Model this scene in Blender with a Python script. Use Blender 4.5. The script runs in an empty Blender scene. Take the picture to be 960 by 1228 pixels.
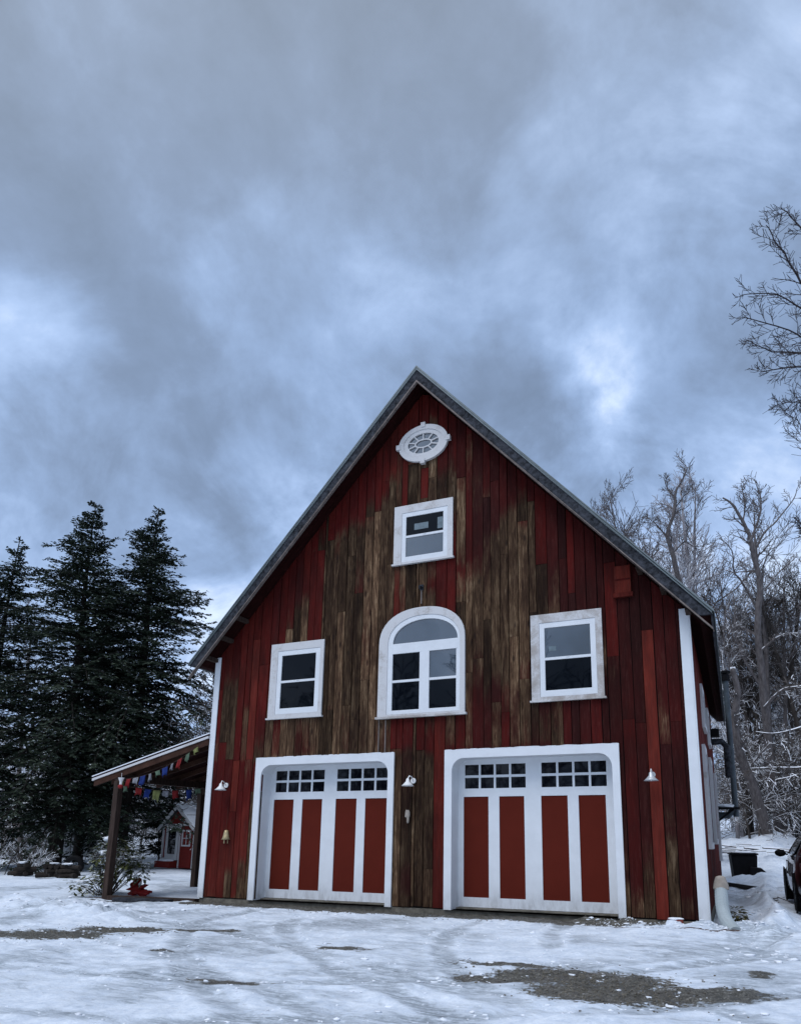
import bpy, math, random
from mathutils import Vector, Matrix, noise
R = math.radians
scene = bpy.context.scene
COL = scene.collection
rnd = random.Random(7)

# ------------------------------------------------------------------ helpers
class MB:
    def __init__(s):
        s.v = []; s.f = []; s.c = []; s.cur = (0, 0, 0, 1)
    def vert(s, p, c=None):
        s.v.append((p[0], p[1], p[2])); s.c.append(c or s.cur); return len(s.v) - 1
    def quad(s, a, b, c, d): s.f.append((a, b, c, d))
    def box(s, x0, x1, y0, y1, z0, z1):
        i = len(s.v)
        for p in ((x0,y0,z0),(x1,y0,z0),(x1,y1,z0),(x0,y1,z0),(x0,y0,z1),(x1,y0,z1),(x1,y1,z1),(x0,y1,z1)): s.vert(p)
        for f in ((0,3,2,1),(4,5,6,7),(0,1,5,4),(1,2,6,5),(2,3,7,6),(3,0,4,7)): s.f.append(tuple(i+k for k in f))
        return s
    def obox(s, a, b, w, h, up=(0,0,1)):
        """bar from a to b, w wide sideways, h high"""
        a = Vector(a); b = Vector(b); d = (b-a).normalized(); u = Vector(up)
        sd = d.cross(u).normalized(); u = sd.cross(d).normalized()
        i = len(s.v)
        for p in (a, b):
            for sx, sz in ((-1,-1),(1,-1),(1,1),(-1,1)): s.vert(p + sd*(sx*w/2) + u*(sz*h/2))
        for f in ((0,3,2,1),(4,5,6,7),(0,1,5,4),(1,2,6,5),(2,3,7,6),(3,0,4,7)): s.f.append(tuple(i+k for k in f))
        return s
    def tube(s, pts, rad, n=6, cap=True):
        pts = [Vector(p) for p in pts]; rings = []
        t0 = (pts[1]-pts[0]).normalized()
        ref = Vector((0,0,1)) if abs(t0.z) < .9 else Vector((1,0,0))
        u = t0.cross(ref).normalized()
        for k, p in enumerate(pts):
            if k == 0: t = t0
            elif k == len(pts)-1: t = (pts[k]-pts[k-1]).normalized()
            else: t = (pts[k+1]-pts[k-1]).normalized()
            u = (u - t*u.dot(t))
            if u.length < 1e-5: u = t.orthogonal()
            u.normalize(); w = t.cross(u)
            r = rad[k] if hasattr(rad, '__len__') else rad
            rings.append([s.vert(p + (u*math.cos(2*math.pi*j/n) + w*math.sin(2*math.pi*j/n))*r) for j in range(n)])
        for a, b in zip(rings, rings[1:]):
            for j in range(n): s.f.append((a[j], a[(j+1)%n], b[(j+1)%n], b[j]))
        if cap:
            s.f.append(tuple(reversed(rings[0]))); s.f.append(tuple(rings[-1]))
        return s
    def lathe(s, prof, n=16, at=(0,0,0), axis='z'):
        rings = []
        for r, z in prof:
            ring = []
            for j in range(n):
                a = 2*math.pi*j/n; p = (r*math.cos(a), r*math.sin(a), z)
                if axis == 'y': p = (p[0], p[2], p[1])
                if axis == 'x': p = (p[2], p[0], p[1])
                ring.append(s.vert((p[0]+at[0], p[1]+at[1], p[2]+at[2])))
            rings.append(ring)
        for a, b in zip(rings, rings[1:]):
            for j in range(n): s.f.append((a[j], a[(j+1)%n], b[(j+1)%n], b[j]))
        return s
    def prism(s, poly, y0, y1):
        """poly in XZ extruded along Y"""
        n = len(poly); a = [s.vert((x, y0, z)) for x, z in poly]; b = [s.vert((x, y1, z)) for x, z in poly]
        s.f.append(tuple(a)); s.f.append(tuple(reversed(b)))
        for j in range(n): s.f.append((a[(j+1)%n], a[j], b[j], b[(j+1)%n]))
        return s
    def ringprism(s, outer, inner, y0, y1):
        n = len(outer)
        oa = [s.vert((x,y0,z)) for x,z in outer]; ia = [s.vert((x,y0,z)) for x,z in inner]
        ob = [s.vert((x,y1,z)) for x,z in outer]; ib = [s.vert((x,y1,z)) for x,z in inner]
        for j in range(n):
            k = (j+1)%n
            s.f.append((oa[j],oa[k],ia[k],ia[j])); s.f.append((ob[k],ob[j],ib[j],ib[k]))
            s.f.append((oa[k],oa[j],ob[j],ob[k])); s.f.append((ia[j],ia[k],ib[k],ib[j]))
        return s
    def blob(s, c, rx, ry, rz, seed=0, n=8, m=6, rough=.35):
        rings = []
        for i in range(m+1):
            th = math.pi*i/m; ring = []
            for j in range(n):
                a = 2*math.pi*j/n
                d = Vector((math.sin(th)*math.cos(a), math.sin(th)*math.sin(a), math.cos(th)))
                k = 1 + rough*noise.noise(d*1.7 + Vector((seed*3.1, seed*1.7, 0)))
                ring.append(s.vert((c[0]+d.x*rx*k, c[1]+d.y*ry*k, c[2]+d.z*rz*k)))
            rings.append(ring)
        for a, b in zip(rings, rings[1:]):
            for j in range(n): s.f.append((a[j], b[j], b[(j+1)%n], a[(j+1)%n]))
        return s
    def mesh(s, name, mats, smooth=False, attr=False):
        me = bpy.data.meshes.new(name); me.from_pydata(s.v, [], s.f)
        for m in (mats if isinstance(mats, (list, tuple)) else [mats]): me.materials.append(m)
        if attr:
            at = me.color_attributes.new('tint', 'FLOAT_COLOR', 'POINT')
            flat = [x for c in s.c for x in c]; at.data.foreach_set('color', flat)
        if smooth: me.polygons.foreach_set('use_smooth', [True]*len(me.polygons))
        me.update(); return me
    def build(s, name, mats, parent=None, smooth=False, attr=False, loc=None):
        o = bpy.data.objects.new(name, s.mesh(name, mats, smooth, attr)); COL.objects.link(o)
        if parent: o.parent = parent
        if loc: o.location = loc
        return o

def tag(o, label, cat, group=None, kind=None):
    o['label'] = label; o['category'] = cat
    if group: o['group'] = group
    if kind: o['kind'] = kind
    return o
def struct(o, label=None, kind='structure'):
    o['kind'] = kind
    if label: o['label'] = label
    return o
def empty(name, loc=(0,0,0), rz=0):
    o = bpy.data.objects.new(name, None); COL.objects.link(o)
    o.location = loc; o.rotation_euler = (0,0,rz); o.empty_display_size = .2; return o
def copy_tree(o, parent=None):
    c = o.copy(); COL.objects.link(c); c.parent = parent
    for ch in list(o.children): copy_tree(ch, c)
    return c
def bevel(o, w=.006, seg=2):
    m = o.modifiers.new('bevel', 'BEVEL'); m.width = w; m.segments = seg; m.limit_method = 'ANGLE'; return o

# ------------------------------------------------------------------ node helpers
def newmat(name):
    m = bpy.data.materials.new(name); m.use_nodes = True
    nt = m.node_tree; b = nt.nodes['Principled BSDF']; return m, nt, b
def N(nt, t, **kw):
    n = nt.nodes.new(t)
    for k, v in kw.items():
        if k.startswith('i_'):
            key = k[2:]; key = int(key) if key.isdigit() else key
            n.inputs[key].default_value = v
        else: setattr(n, k, v)
    return n
def L(nt, a, b): nt.links.new(a, b)
def mathn(nt, op, a, b=None, c=None, clamp=False):
    n = nt.nodes.new('ShaderNodeMath'); n.operation = op; n.use_clamp = clamp
    for i, x in enumerate((a, b, c)):
        if x is None: continue
        if isinstance(x, (int, float)): n.inputs[i].default_value = x
        else: nt.links.new(x, n.inputs[i])
    return n.outputs[0]
def noisen(nt, vec, scale, detail=5, rough=.55, dist=0):
    n = nt.nodes.new('ShaderNodeTexNoise'); n.inputs['Scale'].default_value = scale
    n.inputs['Detail'].default_value = detail; n.inputs['Roughness'].default_value = rough; n.inputs['Distortion'].default_value = dist
    nt.links.new(vec, n.inputs['Vector']); return n.outputs['Fac']
def mapn(nt, vec, scale=(1,1,1), loc=(0,0,0), rot=(0,0,0)):
    n = nt.nodes.new('ShaderNodeMapping'); n.inputs['Scale'].default_value = scale; n.inputs['Location'].default_value = loc
    n.inputs['Rotation'].default_value = rot
    nt.links.new(vec, n.inputs['Vector']); return n.outputs[0]
def ramp(nt, fac, stops, interp='LINEAR'):
    n = nt.nodes.new('ShaderNodeValToRGB'); cr = n.color_ramp; cr.interpolation = interp
    while len(cr.elements) < len(stops): cr.elements.new(.5)
    for e, (p, c) in zip(cr.elements, stops):
        e.position = p; e.color = (c[0], c[1], c[2], 1) if hasattr(c, '__len__') else (c, c, c, 1)
    nt.links.new(fac, n.inputs[0]); return n.outputs[0]
def mix(nt, fac, a, b, typ='RGBA', blend='MIX'):
    n = nt.nodes.new('ShaderNodeMix'); n.data_type = 'RGBA'; n.blend_type = blend
    if isinstance(fac, (int, float)): n.inputs[0].default_value = fac
    else: nt.links.new(fac, n.inputs[0])
    for i, x in ((6, a), (7, b)):
        if hasattr(x, '__len__'): n.inputs[i].default_value = (x[0], x[1], x[2], 1)
        else: nt.links.new(x, n.inputs[i])
    return n.outputs[2]
def smooth(nt, x, lo, hi):
    n = nt.nodes.new('ShaderNodeMapRange'); n.interpolation_type = 'SMOOTHSTEP'
    n.inputs['From Min'].default_value = lo; n.inputs['From Max'].default_value = hi
    nt.links.new(x, n.inputs['Value']); return n.outputs[0]
def objco(nt): return nt.nodes.new('ShaderNodeTexCoord').outputs['Object']
def bump(nt, b, h, strength=.4, dist=.01):
    n = nt.nodes.new('ShaderNodeBump'); n.inputs['Strength'].default_value = strength; n.inputs['Distance'].default_value = dist
    nt.links.new(h, n.inputs['Height']); nt.links.new(n.outputs[0], b.inputs['Normal'])

def mat_simple(name, col, rough=.7, var=.25, scale=6, metal=0, spec=.3, stretch=(1,1,1), bmp=.2):
    m, nt, b = newmat(name); co = mapn(nt, objco(nt), stretch)
    f = noisen(nt, co, scale, 6, .6)
    lo = [c*(1-var) for c in col]; hi = [min(1, c*(1+var)) for c in col]
    L(nt, ramp(nt, f, [(.3, lo), (.7, hi)]), b.inputs['Base Color'])
    b.inputs['Roughness'].default_value = rough; b.inputs['Metallic'].default_value = metal
    b.inputs['Specular IOR Level'].default_value = spec
    if bmp: bump(nt, b, noisen(nt, co, scale*4, 4, .6), bmp, .005)
    return m

def mat_boards(name, paint_fresh, paint_mid, paint_old):
    """vertical boards: tint attribute = paint amount, tone, per-board number"""
    m, nt, b = newmat(name)
    at = N(nt, 'ShaderNodeAttribute', attribute_name='tint'); sep = N(nt, 'ShaderNodeSeparateColor'); L(nt, at.outputs['Color'], sep.inputs[0])
    paint, tone, rn = sep.outputs
    co = objco(nt)
    off = N(nt, 'ShaderNodeCombineXYZ'); L(nt, mathn(nt, 'MULTIPLY', rn, 37.0), off.inputs[0]); L(nt, mathn(nt, 'MULTIPLY', rn, 91.0), off.inputs[2])
    add = N(nt, 'ShaderNodeVectorMath', operation='ADD'); L(nt, co, add.inputs[0]); L(nt, off.outputs[0], add.inputs[1]); v = add.outputs[0]
    grain = noisen(nt, mapn(nt, v, (34, 34, 2.6)), 1.0, 8, .68, 1.1)
    broad = noisen(nt, mapn(nt, v, (7, 7, .9)), 1.0, 4, .6, .8)
    blot = noisen(nt, mapn(nt, v, (4, 4, 1.1)), 1.3, 5, .65)
    wood = ramp(nt, mathn(nt, 'ADD', mathn(nt, 'MULTIPLY', grain, .6), mathn(nt, 'MULTIPLY', broad, .4)),
                [(.36, (.009,.0053,.0034)), (.45, (.034,.020,.0115)), (.52, (.078,.047,.027)), (.59, (.158,.104,.062)), (.69, (.30,.222,.145))])
    wood = mix(nt, mathn(nt, 'MULTIPLY', blot, .55), wood, (.034,.017,.012))
    wv = mathn(nt, 'ADD', .42, mathn(nt, 'MULTIPLY', mathn(nt, 'FRACT', mathn(nt, 'MULTIPLY', rn, 7.3)), 1.45))
    hw = N(nt, 'ShaderNodeHueSaturation'); L(nt, wv, hw.inputs['Value']); L(nt, wood, hw.inputs['Color']); hw.inputs['Saturation'].default_value = 1.0; wood = hw.outputs[0]
    # knots
    vo = N(nt, 'ShaderNodeTexVoronoi', feature='F1'); vo.inputs['Scale'].default_value = 1.0; L(nt, mapn(nt, v, (5.5, 5.5, 1.9)), vo.inputs['Vector'])
    knot = mathn(nt, 'SUBTRACT', 1.0, smooth(nt, vo.outputs['Distance'], .08, .20))
    wood = mix(nt, mathn(nt, 'MULTIPLY', knot, .85), wood, (.018,.011,.008))
    red = ramp(nt, tone, [(0.0, paint_old), (.5, paint_mid), (1.0, paint_fresh)])
    redn = mix(nt, smooth(nt, noisen(nt, mapn(nt, v, (12,12,1.3)), 1.0, 5, .65), .3, .75), mix(nt, .5, red, (.02,.004,.004)), red)
    redn = mix(nt, mathn(nt, 'MULTIPLY', smooth(nt, grain, .48, .75), .30), redn, (.13,.055,.046))
    stain = smooth(nt, noisen(nt, mapn(nt, co, (2.2, 1, .55)), 1.0, 6, .62, .5), .42, .66)
    # paint coverage
    wide = noisen(nt, mapn(nt, co, (2.6, 1, .8)), 1.0, 7, .68, .6)
    fine = noisen(nt, mapn(nt, v, (60, 60, 2.8)), 1.0, 6, .75, .5)
    cov = mathn(nt, 'ADD', mathn(nt, 'MULTIPLY', mathn(nt, 'SUBTRACT', paint, .5), 1.05), mathn(nt, 'ADD', mathn(nt, 'MULTIPLY', fine, .42), mathn(nt, 'ADD', mathn(nt, 'MULTIPLY', blot, .22), mathn(nt, 'MULTIPLY', wide, .36))))
    cov = smooth(nt, cov, .36, .62)
    col = mix(nt, cov, wood, redn)
    col = mix(nt, mathn(nt, 'MULTIPLY', stain, .68), col, mix(nt, .5, (.012,.005,.004), mix(nt, .25, col, (.01,.004,.004))))
    # per board value shift
    val = mathn(nt, 'ADD', .84, mathn(nt, 'MULTIPLY', rn, .34))
    hs = N(nt, 'ShaderNodeHueSaturation'); L(nt, val, hs.inputs['Value']); L(nt, col, hs.inputs['Color'])
    hs.inputs['Saturation'].default_value = 1.05
    L(nt, hs.outputs[0], b.inputs['Base Color'])
    b.inputs['Roughness'].default_value = .85; b.inputs['Specular IOR Level'].default_value = .08
    bump(nt, b, mathn(nt, 'ADD', grain, mathn(nt, 'MULTIPLY', cov, .25)), .55, .008)
    return m

def mat_trim(name, wear=.5):
    m, nt, b = newmat(name); co = objco(nt)
    f = noisen(nt, mapn(nt, co, (1,1,1)), 2.6, 8, .7, .4); g = noisen(nt, co, 45, 4, .6)
    k = mathn(nt, 'ADD', mathn(nt, 'MULTIPLY', f, .7), mathn(nt, 'MULTIPLY', g, .3))
    wood = ramp(nt, g, [(.3, (.25,.22,.20)), (.7, (.42,.38,.345))])
    c = mix(nt, smooth(nt, k, .62-.26*wear, .80-.26*wear), (.56,.55,.545), wood)
    L(nt, c, b.inputs['Base Color']); b.inputs['Roughness'].default_value = .6
    bump(nt, b, k, .3, .004); return m

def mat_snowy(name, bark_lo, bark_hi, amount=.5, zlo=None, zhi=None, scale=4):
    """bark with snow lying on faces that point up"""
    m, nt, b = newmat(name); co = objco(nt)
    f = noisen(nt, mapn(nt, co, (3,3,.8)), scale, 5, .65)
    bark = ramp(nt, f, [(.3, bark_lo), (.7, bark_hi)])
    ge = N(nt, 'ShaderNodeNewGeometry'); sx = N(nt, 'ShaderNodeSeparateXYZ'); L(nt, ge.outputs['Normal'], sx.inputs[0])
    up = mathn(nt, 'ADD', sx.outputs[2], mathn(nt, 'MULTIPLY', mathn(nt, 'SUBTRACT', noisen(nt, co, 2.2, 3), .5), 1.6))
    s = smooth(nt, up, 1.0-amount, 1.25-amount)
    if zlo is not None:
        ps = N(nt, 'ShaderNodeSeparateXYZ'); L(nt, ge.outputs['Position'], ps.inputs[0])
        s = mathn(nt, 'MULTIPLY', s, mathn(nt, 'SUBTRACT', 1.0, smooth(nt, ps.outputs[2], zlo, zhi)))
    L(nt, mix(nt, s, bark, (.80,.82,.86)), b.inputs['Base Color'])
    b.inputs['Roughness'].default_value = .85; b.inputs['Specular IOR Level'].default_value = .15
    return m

def mat_glass(name, dark=(.008,.011,.016), ior=1.75, detail=0):
    m, nt, b = newmat(name)
    b.inputs['Base Color'].default_value = (*dark, 1); b.inputs['Roughness'].default_value = .03
    b.inputs['IOR'].default_value = ior
    if detail:
        bump(nt, b, noisen(nt, objco(nt), 1.6, 1), detail, .02)
    return m

M = {}
M['boards'] = mat_boards('barn_boards', (.150,.029,.021), (.086,.0105,.009), (.025,.0068,.0062))
M['side_boards'] = mat_boards('barn_side_boards', (.16,.030,.022), (.12,.018,.014), (.06,.010,.009))
M['white'] = mat_simple('white_paint', (.68,.695,.71), .6, .05, 3, bmp=.05, spec=.15)
def grime(m, z_hi=.45):
    nt = m.node_tree; b = nt.nodes['Principled BSDF']; src = b.inputs['Base Color'].links[0].from_socket
    ps = N(nt, 'ShaderNodeSeparateXYZ'); ge = N(nt, 'ShaderNodeNewGeometry'); L(nt, ge.outputs['Position'], ps.inputs[0])
    f = noisen(nt, mapn(nt, objco(nt), (9,9,3)), 1.0, 6, .7)
    k = mathn(nt, 'MULTIPLY', mathn(nt, 'SUBTRACT', 1.0, smooth(nt, ps.outputs[2], .0, z_hi)), smooth(nt, f, .35, .7))
    L(nt, mix(nt, mathn(nt, 'MULTIPLY', k, .38), src, (.18,.16,.14)), b.inputs['Base Color'])
grime(M['white'])
M['trim'] = mat_trim('weathered_white_trim', .85)
M['trim2'] = mat_trim('lightly_worn_white_trim', .45)
M['doorred'] = mat_simple('door_red_paint', (.098,.0135,.0072), .75, .06, 2.5, bmp=.08, spec=.08)
M['edge_wood'] = mat_simple('brown_edge_wood', (.16,.13,.115), .8, .4, 6, bmp=.3)
M['glass'] = mat_glass('window_glass', (.005,.016,.028), ior=2.35, detail=.18)
M['dark_reflection'] = mat_glass('window_glass_dark_reflection', (.001,.002,.004), 1.27, detail=.14)  # dark tree reflection put into the pane colour, no insect mesh
M['doorglass'] = mat_glass('door_glass', (.002,.0025,.005), 1.35)
M['fascia'] = mat_simple('weathered_gray_wood', (.034,.036,.042), .85, .8, 3, stretch=(4,1,4), bmp=.5, spec=.1)
M['metal_edge'] = mat_simple('roof_metal', (.14,.165,.17), .5, .2, 4, metal=.2)
M['soffit'] = mat_simple('soffit_wood', (.018,.0045,.004), .9, .5, 5, stretch=(1,6,1), spec=.05)
M['dark'] = mat_simple('dark_interior', (.012,.011,.011), .9, .3)
M['post'] = mat_simple('weathered_post_wood', (.045,.030,.024), .85, .5, 3, stretch=(8,8,1), bmp=.6, spec=.1)
M['rafter'] = mat_simple('rafter_wood', (.05,.024,.016), .85, .4, 3, spec=.1)
M['lampwhite'] = mat_simple('lamp_enamel', (.75,.74,.72), .35, .1, 5)
M['galv'] = mat_simple('galvanised_steel', (.050,.062,.072), .5, .3, 8, metal=.2)
M['black'] = mat_simple('black_plastic', (.006,.006,.007), .75, .3, spec=.1)
M['brass'] = mat_simple('aged_brass', (.42,.33,.18), .45, .3, 15, metal=.4)
M['hose'] = mat_simple('white_plastic_pipe', (.33,.37,.38), .6, .1, 3, spec=.15)
M['tan'] = mat_simple('tan_cap', (.30,.26,.22), .8, .25, 8)
M['stone'] = mat_simple('foundation_stone', (.14,.125,.10), .9, .5, 7, bmp=.8)
M['bark'] = mat_snowy('dark_bark', (.022,.018,.016), (.07,.058,.05), .12, 2, 10)
M['bark_mid'] = mat_snowy('gray_bark_with_snow', (.06,.05,.048), (.17,.15,.145), .66, 7, 17)
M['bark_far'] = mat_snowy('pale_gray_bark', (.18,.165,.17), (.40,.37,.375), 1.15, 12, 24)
M['bark_snow'] = mat_snowy('snow_laden_bark', (.035,.03,.027), (.13,.11,.10), .88, 9, 20)
M['bark_top'] = mat_snowy('near_tree_bark', (.022,.018,.02), (.06,.05,.052), .05)
M['hemtrunk'] = mat_simple('hemlock_bark', (.020,.015,.012), .95, .5, 6, stretch=(3,3,.6), bmp=.7)

def mat_leaf(name, lo, hi, snow=.2, scale=2.0):
    m, nt, b = newmat(name); co = objco(nt)
    f = noisen(nt, co, 1.3, 4, .6); g = noisen(nt, co, 11, 3, .6)
    c = ramp(nt, mathn(nt, 'ADD', mathn(nt, 'MULTIPLY', f, .5), mathn(nt, 'MULTIPLY', g, .5)), [(.35, lo), (.65, hi)])
    s = smooth(nt, noisen(nt, co, scale, 5, .7), .70-snow*.5, .76-snow*.5)
    ge = N(nt, 'ShaderNodeNewGeometry'); sx = N(nt, 'ShaderNodeSeparateXYZ'); L(nt, ge.outputs['True Normal'], sx.inputs[0])
    s = mathn(nt, 'MULTIPLY', s, smooth(nt, mathn(nt, 'ABSOLUTE', sx.outputs[2]), .3, .8))
    L(nt, mix(nt, s, c, (.78,.81,.85)), b.inputs['Base Color'])
    b.inputs['Roughness'].default_value = .75; b.inputs['Specular IOR Level'].default_value = .2
    return m
M['hemleaf'] = mat_leaf('hemlock_needles', (.008,.015,.010), (.040,.055,.033), .20, 5)
M['rhodo'] = mat_leaf('rhododendron_leaves', (.03,.042,.014), (.13,.13,.04), .36, 4)
M['sticker_and_reflection'] = mat_simple('faded_sticker_and_reflection', (.13,.17,.19), .5, .2, 9)  # also colours the painted reflection mark on the right window
M['snow'] = None

def mat_snow():
    m, nt, b = newmat('snow'); co = objco(nt)
    f = noisen(nt, co, 5, 6, .65)
    L(nt, ramp(nt, f, [(.3, (.72,.75,.80)), (.7, (.84,.86,.89))]), b.inputs['Base Color'])
    b.inputs['Roughness'].default_value = .7; b.inputs['Specular IOR Level'].default_value = .25
    bump(nt, b, f, .5, .03); return m
M['snow'] = mat_snow()

def mat_ground():
    m, nt, b = newmat('snowy_ground'); co = objco(nt)
    at = N(nt, 'ShaderNodeAttribute', attribute_name='tint'); sep = N(nt, 'ShaderNodeSeparateColor'); L(nt, at.outputs['Color'], sep.inputs[0])
    gra, slush, leaf = sep.outputs
    na = noisen(nt, mapn(nt, co, (.9, 16, 1), rot=(0,0,.62)), 1.5, 7, .72, .1); nb_ = noisen(nt, mapn(nt, co, (.9, 16, 1), rot=(0,0,-.75)), 1.5, 7, .72, .1)
    n1 = noisen(nt, co, 3.2, 8, .72, .4); n2 = noisen(nt, co, 14, 5, .7); n3 = noisen(nt, co, 60, 3, .6)
    nx = noisen(nt, mapn(nt, co, (1.2, 2.6, 1), rot=(0,0,.42)), 2.1, 8, .74, .6)
    snow = ramp(nt, mathn(nt,'ADD',mathn(nt,'MULTIPLY',n1,.5),mathn(nt,'MULTIPLY',n2,.5)), [(.34, (.44,.50,.58)), (.47,(.60,.655,.73)), (.62, (.78,.82,.87))])
    ice = ramp(nt, mathn(nt,'ADD',mathn(nt,'MULTIPLY',mathn(nt,'ADD',na,nb_),.34),mathn(nt,'MULTIPLY',n2,.32)), [(.40, (.15,.165,.18)), (.48, (.33,.37,.41)), (.57, (.62,.67,.73))])
    gravel = ramp(nt, mathn(nt,'ADD',mathn(nt,'MULTIPLY',n3,.6),mathn(nt,'MULTIPLY',n2,.4)), [(.36, (.018,.017,.014)), (.5, (.07,.066,.056)), (.60, (.17,.16,.135)), (.70,(.55,.56,.58))])
    leaves = ramp(nt, n3, [(.3, (.025,.013,.008)), (.7, (.12,.062,.034))])
    wn = mathn(nt,'ADD',mathn(nt,'MULTIPLY',nx,.45),mathn(nt,'ADD',mathn(nt,'MULTIPLY',n2,.35),mathn(nt,'MULTIPLY',na,.20)))
    ms = smooth(nt, mathn(nt, 'ADD', slush, mathn(nt, 'MULTIPLY', mathn(nt, 'SUBTRACT', wn, .5), 3.2)), .34, .78)
    mg = smooth(nt, mathn(nt, 'ADD', gra, mathn(nt, 'MULTIPLY', mathn(nt, 'SUBTRACT', wn, .5), 3.2)), .46, .60)
    mg = mathn(nt, 'MULTIPLY', mg, smooth(nt, n2, .26, .38))
    ml = smooth(nt, mathn(nt, 'ADD', leaf, mathn(nt, 'MULTIPLY', mathn(nt, 'SUBTRACT', n2, .5), 1.6)), .48, .60)
    c = mix(nt, ms, snow, ice); c = mix(nt, mg, c, gravel); c = mix(nt, ml, c, leaves)
    L(nt, c, b.inputs['Base Color'])
    L(nt, mathn(nt, 'SUBTRACT', .72, mathn(nt, 'MULTIPLY', ms, .34)), b.inputs['Roughness'])
    b.inputs['Specular IOR Level'].default_value = .3
    h = mathn(nt, 'ADD', mathn(nt, 'MULTIPLY', n1, .5), mathn(nt, 'ADD', mathn(nt, 'MULTIPLY', n2, .35), mathn(nt, 'MULTIPLY', n3, .12)))
    bump(nt, b, h, .6, .05)
    return m
M['ground'] = mat_ground()

# ------------------------------------------------------------------ ground
def spl(pts, n=5):
    P = [Vector(p) for p in pts]; out = []
    for i in range(len(P)-1):
        a = P[max(0,i-1)]; b = P[i]; c = P[i+1]; d = P[min(len(P)-1,i+2)]
        for k in range(n):
            t_ = k/n; out.append(.5*((2*b)+(c-a)*t_+(2*a-5*b+4*c-d)*t_*t_+(3*b-a-3*c+d)*t_**3))
    out.append(P[-1]); return out
def sstep(a, b, x):
    t = max(0, min(1, (x-a)/(b-a))); return t*t*(3-2*t)
def fbm(x, y, s, o=4):
    return noise.fractal(Vector((x*s, y*s, 3.7)), 1.0, 2.0, o)
def seg_d(px, py, a, b):
    vx, vy = b[0]-a[0], b[1]-a[1]; t = max(0, min(1, ((px-a[0])*vx+(py-a[1])*vy)/(vx*vx+vy*vy+1e-9)))
    return math.hypot(px-a[0]-t*vx, py-a[1]-t*vy)
def base_z(x, y):
    z = -.07
    z -= .05*sstep(0, -1.5, x)
    z -= .06*sstep(-3, -9, y)
    r = sstep(14.5, 19.5, y)*sstep(6, 11, x)
    z += 1.3*r
    z += .75*sstep(13, 30, y)*(1-sstep(6, 11, x))
    z += 3.0*sstep(30, 120, math.hypot(x, y))
    return z
WTD = {}
def gz(x, y):
    z = base_z(x, y)
    inb = -.05 < x < 10.25 and -.05 < y < 11.6
    amp = .024
    if x > 10.3 and y > -3: amp = .024+.12*sstep(-3,-1,y)*sstep(10.3,10.7,x)
    if x < -.2 and y > -3: amp = .05
    if inb: return z-.1
    z += amp*fbm(x, y, .9, 5)
    if -2 < x < 13 and -10 < y < 0:
        z += .016*fbm(x+5, y*1.8, 2.6, 5) + .010*fbm(x, y, 7.0, 4)
        d = wt_d(x, y); WTD[(x, y)] = d
        if d < .6: z += -.009*math.exp(-(d/.13)**4) + .008*math.exp(-((d-.20)/.045)**2)*(1+fbm(x,y,5,3))
    if x > 10.4 and y > -2.5: z += .045*sstep(-2.5,-1,y)*fbm(x*1.0, y, 3.4, 4)
    # path trench and bank beside the barn
    if x > 10.3:
        z += .16*math.exp(-((x-11.35)/.25)**2)*sstep(-1, 3, y)*(1+.6*fbm(x, y, 1.7))*(1-sstep(1.5,2.5,y))
        z += .13*math.exp(-((x-11.15-.12*math.sin(y*1.1))/.20)**2)*sstep(-2.2,0,y)*(1-sstep(7,9,y))*max(0,1+1.2*fbm(x*1.3,y,2.1,4))
        z += .22*math.exp(-((x-10.95-.05*y)/.55)**2)*sstep(7, 10, y)
    # ploughed ridge at left
    d = seg_d(x, y, (-5.5, -1.0), (.6, -2.9)); z += .15*math.exp(-(d/.5)**2)*(1+.9*fbm(x,y,2.3))
    d = seg_d(x, y, (8.2, -.28), (10.9, -.55)); z += .085*math.exp(-(d/.16)**2)*max(0,(1+1.4*fbm(x,y,2.6)))
    d = seg_d(x, y, (9.2, -1.0), (11.2, -.8)); z += .05*math.exp(-(d/.35)**2)
    return z
PATCH = [(1.45,-4.7,.95,.50,.5,1.0),(2.05,-3.95,.9,.28,.45,1.0),(5.95,-4.15,.42,.20,.2,.8),(3.2,-3.6,.9,.10,.35,.85),(5.87,-6.2,.5,.14,.3,.68),
         (9.15,-4.75,1.0,.42,.3,1.05),(9.45,-5.35,.75,.42,.2,1.05),(8.3,-4.4,.7,.14,.2,.85),(10.85,-3.85,.16,.24,.1,.85),(10.3,-5.0,.6,.30,.4,1.0),(8.2,-5.1,.5,.18,.3,.68),(.6,-5.0,.7,.35,.5,.9),(3.9,-5.1,.4,.10,.3,.55)]
TRACK = [] and [((11.4,-6.9),(8.6,-6.4)),((8.6,-6.4),(6.8,-5.6)),((11.5,-5.6),(9.0,-6.0)),((9.0,-6.0),(7.4,-7.0)),((11.5,-3.2),(10.7,-5.2)),((10.7,-5.2),(9.4,-6.8)),((12,-4.6),(10.4,-3.2)),((7.2,-4.6),(10.4,-4.1)),((3.0,-4.2),(6.8,-6.6)),((1.0,-4.4),(5.0,-7.4)),((6.8,-3.6),(9.6,-7.4))]
ICE = [(9.2,-5.2,2.2,1.0,.85),(6.5,-6.4,2.2,1.0,.60),(2.0,-4.5,2.0,.9,.65),(10.8,-4.2,1.0,1.2,.8),(4.5,-6.2,2.6,.9,.58),(11.6,-1.5,.8,2.2,.55),(6.0,-3.4,3.0,.35,.5),(8.5,-7.3,2.5,.7,.62),(11.3,-6.5,1,1.4,.75)]
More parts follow.
